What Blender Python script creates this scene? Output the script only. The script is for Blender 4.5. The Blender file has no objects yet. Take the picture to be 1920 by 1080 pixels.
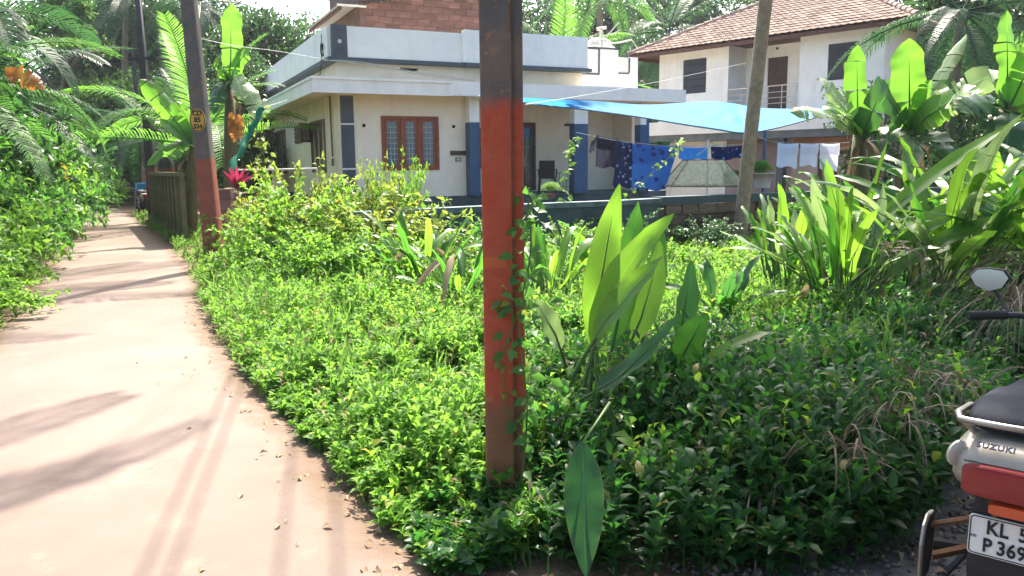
import bpy, math, random
import numpy as np
from mathutils import Vector, Matrix, Euler
R = math.radians
random.seed(7); rng = np.random.default_rng(11)
S = bpy.context.scene
col = S.collection

# ------------------------------------------------------------------ camera
FPX, PITCH, ROLL, EYE = 1500.0, R(8.64), R(0.6), 1.55
cf = Vector((0, math.cos(PITCH), -math.sin(PITCH)))
cu0 = Vector((0, math.sin(PITCH), math.cos(PITCH)))
cr0 = Vector((1, 0, 0))
cr = cr0*math.cos(ROLL) - cu0*math.sin(ROLL)
cu = cu0*math.cos(ROLL) + cr0*math.sin(ROLL)
cam = bpy.data.objects.new('camera', bpy.data.cameras.new('camera'))
col.objects.link(cam); S.camera = cam
cam.matrix_world = Matrix(((cr.x, cu.x, -cf.x, 0), (cr.y, cu.y, -cf.y, 0), (cr.z, cu.z, -cf.z, EYE), (0, 0, 0, 1)))
cam.data.sensor_width = 36; cam.data.lens = 36*FPX/1920
cam.data.clip_start = 0.05; cam.data.clip_end = 1000

def at(px, py, Y):
    """real-world point at distance Y (metres ahead) measured from the photograph"""
    d = cf + cr*((px-960)/FPX) - cu*((py-540)/FPX)
    return Vector((0, 0, EYE)) + d*(Y/d.y)

# ------------------------------------------------------------------ light
SUN_EL, SUN_AZ = R(54), R(10)          # azimuth from +Y, positive to the right
w = bpy.data.worlds.new('World'); S.world = w; w.use_nodes = True
nt = w.node_tree; nt.nodes.clear()
sky = nt.nodes.new('ShaderNodeTexSky'); sky.sky_type = 'NISHITA'; sky.sun_disc = False
sky.sun_elevation = SUN_EL; sky.sun_rotation = SUN_AZ
sky.air_density = .85; sky.dust_density = 4.0; sky.ozone_density = .7
bg = nt.nodes.new('ShaderNodeBackground'); bg.inputs[1].default_value = 0.15
wo = nt.nodes.new('ShaderNodeOutputWorld')
nt.links.new(sky.outputs[0], bg.inputs[0]); nt.links.new(bg.outputs[0], wo.inputs[0])
sl = bpy.data.lights.new('sun', 'SUN'); sl.energy = 4.5; sl.angle = R(0.53); sl.color = (1, .93, .80)
so = bpy.data.objects.new('sun', sl); col.objects.link(so)
sd = Vector((math.sin(SUN_AZ)*math.cos(SUN_EL), math.cos(SUN_AZ)*math.cos(SUN_EL), math.sin(SUN_EL)))
so.rotation_euler = (-sd).to_track_quat('-Z', 'Y').to_euler(); so.location = sd*60
S.view_settings.view_transform = 'Standard'; S.view_settings.look = 'None'
S.view_settings.exposure = 1.85; S.view_settings.gamma = 1
S.cycles.max_bounces = 8; S.cycles.diffuse_bounces = 4; S.cycles.transmission_bounces = 6
S.cycles.transparent_max_bounces = 12; S.cycles.caustics_reflective = False; S.cycles.caustics_refractive = False
try:
    S.cycles.use_denoising = True; S.cycles.denoiser = 'OPENIMAGEDENOISE'
except Exception: pass

# ------------------------------------------------------------------ materials
M = {}
def nodes(name):
    m = bpy.data.materials.new(name); m.use_nodes = True; M[name] = m
    n = m.node_tree; n.nodes.clear()
    return m, n
def ramp(n, fac, stops, interp='LINEAR'):
    r = n.nodes.new('ShaderNodeValToRGB'); cr_ = r.color_ramp; cr_.interpolation = interp
    while len(cr_.elements) < len(stops): cr_.elements.new(.5)
    for e, (p, c) in zip(cr_.elements, stops):
        e.position = p; e.color = (*c, 1) if len(c) == 3 else c
    n.links.new(fac, r.inputs[0]); return r.outputs[0]
def noise(n, scale, detail=5, rough=.6, co=None, dist=0):
    t = n.nodes.new('ShaderNodeTexNoise'); t.inputs['Scale'].default_value = scale
    t.inputs['Detail'].default_value = detail; t.inputs['Roughness'].default_value = rough
    t.inputs['Distortion'].default_value = dist
    if co is not None: n.links.new(co, t.inputs['Vector'])
    return t.outputs[0]
def coords(n, kind='Object'):
    return n.nodes.new('ShaderNodeTexCoord').outputs[kind]
def mixc(n, fac, a, b, mode='MIX'):
    x = n.nodes.new('ShaderNodeMix'); x.data_type = 'RGBA'; x.blend_type = mode
    for v, i in ((fac, 0), (a, 6), (b, 7)):
        if hasattr(v, 'is_linked'): n.links.new(v, x.inputs[i])
        elif isinstance(v, (int, float)): x.inputs[i].default_value = v
        else: x.inputs[i].default_value = (*v, 1)
    return x.outputs[2]
def mth(n, op, a, b=None, c=None):
    x = n.nodes.new('ShaderNodeMath'); x.operation = op
    for i, v in enumerate((a, b, c)):
        if v is None: continue
        if hasattr(v, 'is_linked'): n.links.new(v, x.inputs[i])
        else: x.inputs[i].default_value = v
    return x.outputs[0]
def prin(n, base, rough=.6, metal=0, spec=.4, bump=None, bstr=.3, bdist=.01):
    p = n.nodes.new('ShaderNodeBsdfPrincipled')
    if hasattr(base, 'is_linked'): n.links.new(base, p.inputs['Base Color'])
    else: p.inputs['Base Color'].default_value = (*base, 1)
    if hasattr(rough, 'is_linked'): n.links.new(rough, p.inputs['Roughness'])
    else: p.inputs['Roughness'].default_value = rough
    p.inputs['Metallic'].default_value = metal
    p.inputs['Specular IOR Level'].default_value = spec
    if bump is not None:
        b = n.nodes.new('ShaderNodeBump'); b.inputs['Strength'].default_value = bstr; b.inputs['Distance'].default_value = bdist
        n.links.new(bump, b.inputs['Height']); n.links.new(b.outputs[0], p.inputs['Normal'])
    return p
def out(n, sh):
    o = n.nodes.new('ShaderNodeOutputMaterial'); n.links.new(sh, o.inputs[0])
def plain(name, c1, c2=None, scale=6, rough=.7, metal=0, spec=.3, bstr=.25, bscale=None, lo=.35, hi=.7, bdist=.01, objvar=0):
    m, n = nodes(name); co = coords(n)
    c2 = c2 or tuple(x*.75 for x in c1)
    nz = noise(n, scale, 6, .65, co)
    c = ramp(n, nz, [(lo, c2), (hi, c1)])
    if objvar:
        oi = n.nodes.new('ShaderNodeObjectInfo')
        hv = n.nodes.new('ShaderNodeHueSaturation')
        n.links.new(mth(n, 'MULTIPLY_ADD', oi.outputs['Random'], 2*objvar, 1-objvar), hv.inputs['Value'])
        n.links.new(c, hv.inputs['Color']); c = hv.outputs[0]
    p = prin(n, c, rough, metal, spec, noise(n, bscale or scale*6, 5, .6, co), bstr, bdist)
    out(n, p.outputs[0]); return m
def leaf_mat(name, c1, c2, tr, gloss=.45, tfac=.42, spec=.35, veins=0, objvar=False, dry=None):
    """leaf: diffuse/gloss front, light passing through; hue differs from leaf to leaf"""
    m, n = nodes(name)
    if objvar:
        rnd = n.nodes.new('ShaderNodeObjectInfo').outputs['Random']
    else:
        rnd = n.nodes.new('ShaderNodeNewGeometry').outputs['Random Per Island']
    st = [(0, c1), (.8, c2)]
    if dry: st += [(.955, c2), (.975, dry)]
    c = ramp(n, rnd, st)
    t = mixc(n, .5, c, tr)
    hv = n.nodes.new('ShaderNodeHueSaturation'); hv.inputs['Value'].default_value = 1.85; hv.inputs['Saturation'].default_value = 1.0
    n.links.new(t, hv.inputs['Color']); t = hv.outputs[0]
    bump = None
    if veins:
        uv = n.nodes.new('ShaderNodeUVMap'); sx = n.nodes.new('ShaderNodeSeparateXYZ'); n.links.new(uv.outputs[0], sx.inputs[0])
        au = mth(n, 'ABSOLUTE', mth(n, 'SUBTRACT', sx.outputs[0], .5))
        ph = mth(n, 'ADD', mth(n, 'MULTIPLY', sx.outputs[1], veins), mth(n, 'MULTIPLY', au, -veins*.28))
        bump = mth(n, 'SINE', mth(n, 'MULTIPLY', ph, 6.283))
        rib = mth(n, 'LESS_THAN', au, .028)
        nz = noise(n, 7, 4, .6, uv.outputs[0])
        c = mixc(n, mth(n, 'MULTIPLY', nz, .5), c, tuple(x*.55 for x in c1))
        c = mixc(n, mth(n, 'MULTIPLY', rib, .55), c, tuple(min(1, x*2.2+.05) for x in c2))
        vl = mth(n, 'MULTIPLY_ADD', bump, .045, .95)
        c = mixc(n, 1.0, c, vl, 'MULTIPLY')
        t = mixc(n, 1.0, t, vl, 'MULTIPLY')
        spot = ramp(n, noise(n, 26, 3, .6, uv.outputs[0]), [(.70, (0, 0, 0)), (.76, (1, 1, 1))])
        c = mixc(n, mth(n, 'MULTIPLY', spot, .5), c, (.30, .24, .09))
        edge = mth(n, 'GREATER_THAN', mth(n, 'ADD', au, mth(n, 'MULTIPLY', noise(n, 11, 4, .7, uv.outputs[0]), .12)), .548)
        c = mixc(n, mth(n, 'MULTIPLY', edge, .8), c, (.26, .17, .07)); t = mixc(n, mth(n, 'MULTIPLY', edge, .7), t, (.25, .15, .05))
        t = mixc(n, ramp(n, noise(n, 4, 5, .7, uv.outputs[0]), [(.35, (0, 0, 0)), (.75, (.45, .45, .45))]), t, tuple(x*.9 for x in tr))
    p = prin(n, c, gloss, 0, spec, bump, .10, .003)
    tl = n.nodes.new('ShaderNodeBsdfTranslucent'); n.links.new(t, tl.inputs[0])
    mx = n.nodes.new('ShaderNodeMixShader'); mx.inputs[0].default_value = tfac
    n.links.new(p.outputs[0], mx.inputs[1]); n.links.new(tl.outputs[0], mx.inputs[2])
    out(n, mx.outputs[0]); return m

leaf_mat('weed', (.052, .140, .020), (.115, .228, .034), (.18, .36, .035), .55, .46, .2, dry=(.30, .24, .06))
leaf_mat('weed_big_shaded', (.012, .055, .013), (.028, .098, .019), (.06, .21, .02), .42, .38, .35, dry=(.16, .15, .03))  # leaf green lowered to deepen the shade right of the pole
leaf_mat('weed_lime', (.075, .185, .022), (.14, .27, .034), (.24, .44, .03), .55, .48, .2, dry=(.42, .33, .06))
leaf_mat('grass', (.055, .135, .025), (.11, .20, .04), (.16, .30, .04), .5, .4)
leaf_mat('croton', (.065, .135, .025), (.15, .20, .03), (.25, .32, .04), .35, .42, dry=(.45, .30, .03))
leaf_mat('shrub', (.028, .092, .018), (.058, .155, .026), (.11, .28, .03), .5, .4)
leaf_mat('shrub_lime', (.06, .15, .020), (.115, .23, .03), (.20, .38, .03), .5, .45)
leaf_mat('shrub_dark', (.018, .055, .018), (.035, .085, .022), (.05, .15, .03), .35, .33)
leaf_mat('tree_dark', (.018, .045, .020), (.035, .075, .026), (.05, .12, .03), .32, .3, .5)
leaf_mat('tree_mid', (.030, .085, .020), (.06, .12, .030), (.09, .19, .03), .4, .36)
leaf_mat('tree_olive', (.06, .09, .025), (.11, .14, .04), (.16, .20, .04), .4, .38)
leaf_mat('palm', (.028, .095, .024), (.055, .145, .030), (.11, .27, .03), .5, .38, .25)
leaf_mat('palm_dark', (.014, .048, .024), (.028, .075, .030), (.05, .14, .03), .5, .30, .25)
leaf_mat('palm_lime', (.048, .14, .024), (.085, .20, .034), (.17, .38, .03), .5, .45, .25)
leaf_mat('turmeric', (.024, .098, .020), (.046, .145, .026), (.10, .32, .02), .36, .44, .25, veins=26, objvar=True)
leaf_mat('turmeric_dark', (.020, .085, .030), (.035, .11, .035), (.06, .20, .02), .40, .38, .4, veins=30, objvar=True)
leaf_mat('turmeric_lime', (.065, .17, .022), (.11, .23, .03), (.20, .40, .02), .36, .5, .4, veins=26, objvar=True)  # lime leaf whose paleness also stands in for backlight and gloss
leaf_mat('banana', (.05, .15, .026), (.085, .20, .036), (.18, .42, .02), .34, .48, .45, veins=46, objvar=True)
leaf_mat('banana_pale', (.16, .25, .11), (.24, .33, .16), (.24, .36, .08), .30, .35, .6, veins=40, objvar=True)
leaf_mat('banana_dark', (.022, .075, .03), (.04, .10, .035), (.06, .18, .02), .34, .36, .4, veins=40, objvar=True)
leaf_mat('cordyline', (.11, .012, .028), (.20, .02, .05), (.28, .02, .06), .35, .4, objvar=True)
leaf_mat('cordyline_old', (.13, .05, .05), (.30, .24, .20), (.2, .1, .08), .4, .3, objvar=True)
leaf_mat('dry_leaf', (.20, .135, .075), (.33, .25, .16), (.25, .17, .07), .7, .22, .2)
leaf_mat('dry_dark', (.085, .058, .034), (.15, .105, .06), (.12, .08, .04), .8, .15, .1)
leaf_mat('dry_straw', (.085, .068, .045), (.21, .175, .125), (.14, .11, .07), .7, .15, .2)
leaf_mat('dry_orange', (.20, .075, .022), (.30, .13, .03), (.32, .13, .02), .7, .3, .2, objvar=True)
leaf_mat('dry_yellow', (.34, .24, .03), (.40, .28, .04), (.4, .3, .03), .6, .4, .2, objvar=True)
leaf_mat('red_leaf', (.38, .05, .03), (.50, .10, .05), (.5, .08, .03), .5, .35)
plain('stem', (.10, .17, .05), (.06, .11, .03), 14, .6)
plain('bark', (.17, .13, .095), (.09, .075, .06), 9, .9, bstr=.6, bdist=.02)
plain('twig', (.22, .15, .08), (.12, .08, .05), 12, .85)
plain('banana_stem', (.10, .12, .045), (.11, .075, .035), 4, .7, bstr=.4)

# ------------------------------------------------------------------ mesh helpers
class MB:
    def __init__(s): s.v = []; s.f = []; s.mi = []; s.cm = 0
    def add(s, vs, fs):
        o = len(s.v); s.v += [tuple(v) for v in vs]
        for f in fs: s.f.append(tuple(i+o for i in f)); s.mi.append(s.cm)
        return s
    def box(s, x0, x1, y0, y1, z0, z1, m=None):
        vs = [Vector(p) for p in ((x0,y0,z0),(x1,y0,z0),(x1,y1,z0),(x0,y1,z0),(x0,y0,z1),(x1,y0,z1),(x1,y1,z1),(x0,y1,z1))]
        if m is not None: vs = [m @ v for v in vs]
        return s.add(vs, [(3,2,1,0),(4,5,6,7),(0,1,5,4),(1,2,6,5),(2,3,7,6),(3,0,4,7)])
    def tube(s, pts, rad, n=8, cap=True):
        pts = [Vector(p) for p in pts]; rad = rad if hasattr(rad, '__len__') else [rad]*len(pts)
        vs = []; fs = []; ref = None
        for i, p in enumerate(pts):
            t = (pts[min(i+1, len(pts)-1)] - pts[max(i-1, 0)]).normalized()
            if ref is None: ref = t.orthogonal().normalized()
            a = (ref - t*ref.dot(t)).normalized(); ref = a; b = t.cross(a)
            for k in range(n):
                q = 2*math.pi*k/n; vs.append(p + (a*math.cos(q)+b*math.sin(q))*rad[i])
        for i in range(len(pts)-1):
            for k in range(n): fs.append((i*n+k, i*n+(k+1)%n, (i+1)*n+(k+1)%n, (i+1)*n+k))
        if cap: fs.append(tuple(range(n))[::-1]); fs.append(tuple((len(pts)-1)*n+k for k in range(n)))
        return s.add(vs, fs)
    def lathe(s, prof, c=(0,0,0), n=20, axis='z'):
        vs = []; fs = []
        for r, z in prof:
            for k in range(n):
                q = 2*math.pi*k/n; a, b = r*math.cos(q), r*math.sin(q)
                v = {'z':(a,b,z),'y':(a,z,b),'x':(z,a,b)}[axis]
                vs.append((v[0]+c[0], v[1]+c[1], v[2]+c[2]))
        for i in range(len(prof)-1):
            for k in range(n): fs.append((i*n+k, i*n+(k+1)%n, (i+1)*n+(k+1)%n, (i+1)*n+k))
        fs.append(tuple(range(n))); fs.append(tuple((len(prof)-1)*n+k for k in range(n)))
        return s.add(vs, fs)
    def grid(s, rows):
        m = len(rows[0]); vs = [p for r in rows for p in r]
        return s.add(vs, [(i*m+j, i*m+j+1, (i+1)*m+j+1, (i+1)*m+j) for i in range(len(rows)-1) for j in range(m-1)])
    def loft(s, rings):
        n = len(rings[0]); vs = [p for r in rings for p in r]; fs = []
        for i in range(len(rings)-1):
            for k in range(n): fs.append((i*n+k, i*n+(k+1)%n, (i+1)*n+(k+1)%n, (i+1)*n+k))
        fs.append(tuple(range(n))[::-1]); fs.append(tuple((len(rings)-1)*n+k for k in range(n)))
        return s.add(vs, fs)
    def wall(s, x0, x1, z0, z1, y0, y1, holes, swap=False):
        """upright wall slab with real openings; swap=True runs it along y"""
        xs = sorted({x0, x1, *[h[0] for h in holes], *[h[1] for h in holes]})
        zs = sorted({z0, z1, *[h[2] for h in holes], *[h[3] for h in holes]})
        for a, b in zip(xs, xs[1:]):
            for c, d in zip(zs, zs[1:]):
                if any(h[0] <= a+1e-6 and h[1] >= b-1e-6 and h[2] <= c+1e-6 and h[3] >= d-1e-6 for h in holes): continue
                if swap: s.box(y0, y1, a, b, c, d)
                else: s.box(a, b, y0, y1, c, d)
        return s
    def mesh(s, name):
        me = bpy.data.meshes.new(name); me.from_pydata(s.v, [], s.f)
        if any(s.mi): me.polygons.foreach_set('material_index', s.mi)
        return me
    def build(s, name, mats, parent=None, smooth=False, loc=None):
        me = s.mesh(name)
        for m in (mats if isinstance(mats, (list, tuple)) else [mats]): me.materials.append(M[m])
        if smooth: smooth_mesh(me)
        o = bpy.data.objects.new(name, me); col.objects.link(o)
        if parent: o.parent = parent
        if loc is not None: o.location = loc
        return o
def smooth_mesh(me, ang=None):
    me.polygons.foreach_set('use_smooth', [True]*len(me.polygons))
    me.update()
    if ang:
        me.set_sharp_from_angle(angle=R(ang))
def np_mesh(name, V, Fc, mats, smooth=False):
    me = bpy.data.meshes.new(name); k = Fc.shape[1]
    me.vertices.add(len(V)); me.vertices.foreach_set('co', np.ascontiguousarray(V, dtype=np.float32).ravel())
    me.loops.add(Fc.size); me.loops.foreach_set('vertex_index', Fc.astype(np.int32).ravel())
    me.polygons.add(len(Fc)); me.polygons.foreach_set('loop_start', np.arange(len(Fc), dtype=np.int32)*k)
    if smooth: me.polygons.foreach_set('use_smooth', np.ones(len(Fc), dtype=bool))
    for m in mats: me.materials.append(M[m])
    me.update(calc_edges=True); me.validate(); return me
def tag(o, label=None, cat=None, group=None, kind=None):
    if label: o['label'] = label
    if cat: o['category'] = cat
    if group: o['group'] = group
    if kind: o['kind'] = kind
    return o
def thing(name, label, cat, loc=(0,0,0), rz=0, group=None, sc=1):
    o = bpy.data.objects.new(name, None); col.objects.link(o); o.empty_display_size = .2
    o.location = loc; o.rotation_euler = (0, 0, rz); o.scale = (sc,)*3
    return tag(o, label, cat, group)
def link(name, me, parent=None, loc=(0,0,0), rot=(0,0,0), sc=(1,1,1), mat=None):
    o = bpy.data.objects.new(name, me); col.objects.link(o)
    if parent: o.parent = parent
    o.location = loc; o.rotation_euler = rot; o.scale = sc
    if mat:
        o.material_slots[0].link = 'OBJECT'; o.material_slots[0].material = M[mat]
    return o
def text_mesh(name, body, size, mat, parent, mw, ext=.0008, bold=0.0, align='CENTER', space=1.0):
    cu_ = bpy.data.curves.new(name, 'FONT'); cu_.body = body; cu_.size = size; cu_.extrude = ext; cu_.offset = bold
    cu_.align_x = align; cu_.align_y = 'CENTER'; cu_.space_character = space; cu_.resolution_u = 3
    t = bpy.data.objects.new(name+'_curve', cu_); col.objects.link(t)
    dg = bpy.context.evaluated_depsgraph_get()
    me = bpy.data.meshes.new_from_object(t.evaluated_get(dg)); bpy.data.objects.remove(t); bpy.data.curves.remove(cu_)
    me.materials.clear(); me.materials.append(M[mat])
    o = bpy.data.objects.new(name, me); col.objects.link(o); o.parent = parent
    o.matrix_local = mw
    return o

# ------------------------------------------------------------------ leaf generators
def leaves_np(B, D, N, L, W, curl=.15, fold=.25, four=True, six=False):
    """many small leaves: base B, direction D, up-facing normal N"""
    D = D/np.linalg.norm(D, axis=1, keepdims=True)
    Sv = np.cross(D, N); Sv /= np.linalg.norm(Sv, axis=1, keepdims=True)+1e-9
    Nn = np.cross(Sv, D); L = L[:, None]; W = W[:, None]
    b = B; m = B + D*L*.48 + Nn*L*curl*.3
    l = B + D*L*.45 + Sv*W*.5 + Nn*(W*fold + L*curl*.3); r = B + D*L*.45 - Sv*W*.5 + Nn*(W*fold + L*curl*.3)
    t = B + D*L*.97 - Nn*L*curl*.5
    if six:
        l1 = B + D*L*.24 + Sv*W*.40 + Nn*(W*fold*.8 + L*curl*.2); r1 = l1 - Sv*W*.80
        l2 = B + D*L*.62 + Sv*W*.44 + Nn*(W*fold*.8 + L*curl*.12); r2 = l2 - Sv*W*.88
        i = np.arange(len(B))[:, None]*7; V = np.stack([b, t, m, l1, l2, r1, r2], 1).reshape(-1, 3)
        return V, np.concatenate([i+np.array([q]) for q in ([0, 2, 3], [3, 2, 4], [4, 2, 1], [0, 5, 2], [5, 6, 2], [6, 1, 2])], 0)
    n = len(B); i = np.arange(n)[:, None]*(5 if four else 4)
    if four:
        V = np.stack([b, l, r, t, m], 1).reshape(-1, 3)
        Fc = np.concatenate([i+np.array([[0,4,1]]), i+np.array([[0,2,4]]), i+np.array([[1,4,3]]), i+np.array([[4,2,3]])], 0)
    else:
        V = np.stack([b, l, r, t], 1).reshape(-1, 3)
        Fc = np.concatenate([i+np.array([[0,3,1]]), i+np.array([[0,2,3]])], 0)
    return V, Fc
def snoise(x, y, s=0):
    return (np.sin(1.7*x+.9*y+s)+np.sin(-1.1*x+2.3*y+1.3*s+1)+np.sin(3.1*x+1.9*y+2*s)*.6+np.sin(5.3*x-4.1*y+s*.7)*.4)/3.0
def foliage_mesh(name, centers, radii, n_each, leaf, mat, seed, up=.35, four=False, aspect=.42, shell=.55):
    """leaf clumps: many leaf-sized faces through the volume of each clump"""
    g = np.random.default_rng(seed); Bs = []; Ds = []
    for c, r, n in zip(centers, radii, n_each):
        d = g.normal(size=(n, 3)); d /= np.linalg.norm(d, axis=1, keepdims=True)
        rad = shell + (1-shell)*g.random((n, 1))
        rad *= 1 + .18*np.sin(d[:, :1]*5+seed)*np.cos(d[:, 1:2]*4.3+2*seed)
        Bs.append(np.array(c)[None] + d*rad*np.array(r)[None])
        Ds.append(d*.7 + g.normal(size=(n, 3))*.55 + np.array([0, 0, up]))
    B = np.concatenate(Bs); D = np.concatenate(Ds); n = len(B)
    N = g.normal(size=(n, 3))*.45 + np.array([0, 0, 1.])
    L = leaf*(.7+.6*g.random(n)); V, Fc = leaves_np(B, D, N, L, L*aspect, .25, .18, four)
    return np_mesh(name, V, Fc, [mat])
def crown_mesh(name, seed, n_clump, n_leaf, leaf, mat, flat=1.0, spread=.62, cr_=.42, up=.1, four=False):
    g = np.random.default_rng(seed); cs = []; rs = []; ns = []
    for k in range(n_clump):
        d = g.normal(size=3); d /= np.linalg.norm(d); d[2] = abs(d[2])*1.0 - .35 if g.random() < .8 else d[2]
        c = d*spread*(.55+.5*g.random()); c[2] *= flat
        r = cr_*(.6+.6*g.random()); cs.append(c); rs.append((r, r, r*.8)); ns.append(int(n_leaf/n_clump*(r/cr_)**1.6)+5)
    return foliage_mesh(name, cs, rs, ns, leaf, mat, seed, up, four)
CROWN = [crown_mesh('crown_dense', 1, 26, 9000, .085, 'tree_mid'), crown_mesh('crown_open', 2, 20, 6500, .085, 'tree_mid', 1.1, .72, .34),
         crown_mesh('crown_tall', 3, 24, 8000, .08, 'tree_mid', 1.5, .66, .36), crown_mesh('crown_loose', 4, 16, 4200, .10, 'tree_mid', 1.0, .75, .30)]
SHRUB = [crown_mesh('foliage_round', 5, 14, 2600, .14, 'shrub', 1.0, .55, .42, .3), crown_mesh('foliage_up', 6, 16, 2400, .15, 'shrub', 1.3, .6, .36, .6),
         crown_mesh('foliage_loose', 7, 12, 1700, .19, 'shrub', 1.0, .65, .33, .2), crown_mesh('foliage_fine', 8, 18, 4200, .085, 'shrub', 1.0, .6, .36, .3)]
def spray_mesh(name, seed, nb, nl, leaf, mat, arch=1.1, aspect=.45):
    """loose shrub: arching shoots with leaves set along them, unit size"""
    g = np.random.default_rng(seed); B = []; D = []; SV = []; SF = []
    for k in range(nb):
        a = g.uniform(0, 6.28); e = R(g.uniform(25, 88)); L = g.uniform(.8, 1.55); p = np.array([math.cos(a), math.sin(a), 0])*g.uniform(0, .3)+np.array([0, 0, -.9]); st = 10; ar = arch*g.uniform(.5, 1.4)
        q = [p.copy()]
        for i in range(st):
            ee = e-ar*(i/st)**1.5; d = np.array([math.cos(a)*math.cos(ee), math.sin(a)*math.cos(ee), math.sin(ee)]); p = p+d*L*1.25/st; q.append(p.copy())
            if i > 1:
                for j in range(max(1, nl//8)):
                    s_ = g.normal(size=3)*.8+d*.6; B.append(p+d*g.uniform(-.06, .06)); D.append(s_+np.array([0, 0, .15]))
        w_ = .012; o_ = len(SV)
        for i, v in enumerate(q): SV += [v-np.array([w_*(1-i/11), 0, 0]), v+np.array([w_*(1-i/11), 0, 0])]
        for i in range(len(q)-1): SF += [(o_+2*i, o_+2*i+1, o_+2*i+3), (o_+2*i, o_+2*i+3, o_+2*i+2)]
    B = np.array(B); D = np.array(D); n = len(B); L = leaf*(.6+.7*g.random(n))
    V, Fc = leaves_np(B, D, g.normal(size=(n, 3))*.5+np.array([0, -.2, 1.]), L, L*aspect, .3, .2, True)
    return np_mesh(name, np.concatenate([V, np.array(SV)]), np.concatenate([Fc, np.array(SF)+len(V)]), [mat])
SHRUB += [spray_mesh('foliage_spray', 70, 120, 56, .15, 'shrub'), spray_mesh('foliage_spray', 71, 120, 56, .135, 'shrub', .8), spray_mesh('foliage_spray', 72, 56, 48, .20, 'shrub', 1.3, .36)]
def limb_trunk(H, r, spread, seed, lean=(0, 0), n_limb=5):
    g = random.Random(seed); mb = MB(); pts = []; rad = []
    for i in range(7):
        t = i/6; pts.append((lean[0]*t+g.uniform(-.04, .04)*H*.2, lean[1]*t+g.uniform(-.04, .04)*H*.2, H*t)); rad.append(r*(1.25 if i == 0 else 1-.5*t))
    mb.tube(pts, rad, 9)
    for k in range(n_limb):
        a = 2*math.pi*k/n_limb+g.uniform(-.4, .4); t0 = g.uniform(.6, 1); p = Vector(pts[-1])*t0
        e = p + Vector((math.cos(a)*spread*.6, math.sin(a)*spread*.6, spread*g.uniform(.3, .9)))
        m_ = (p+e)/2 + Vector((0, 0, spread*.12))
        mb.tube([p, m_, e], [r*.45, r*.3, r*.12], 6)
    return mb
def tree(name, label, loc, H, rad, variant, mat, cz=None, seed=0, group=None, trunk_r=None, lean=(0, 0), cat='tree', rz=None):
    root = thing(name, label, cat, loc, 0, group)
    zz = cz or H*.72
    limb_trunk(zz*.85, trunk_r or H*.028, rad[0], seed, lean).build('trunk', 'bark', root, True)
    link('crown', CROWN[variant], root, (lean[0], lean[1], zz), (0, 0, seed*1.7 if rz is None else rz), rad, mat)
    return root
def shrub(name, label, loc, rad, variant, mat, seed=0, group=None, cat='shrub', stems=4):
    root = thing(name, label, cat, loc, 0, group); mb = MB(); g = random.Random(seed)
    for k in range(stems):
        a = g.uniform(0, 6.28); e = Vector((math.cos(a)*rad[0]*.5, math.sin(a)*rad[1]*.5, rad[2]*g.uniform(1.0, 1.5)))
        mb.tube([(math.cos(a)*.05, math.sin(a)*.05, 0), e*.5+Vector((0, 0, .08)), e], [.03*rad[2]+.006, .018*rad[2]+.004, .004], 5)
    mb.build('stem', 'twig', root, True)
    link('foliage', SHRUB[variant], root, (0, 0, rad[2]*.95), (0, 0, seed*2.1), rad, mat)
    return root

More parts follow.
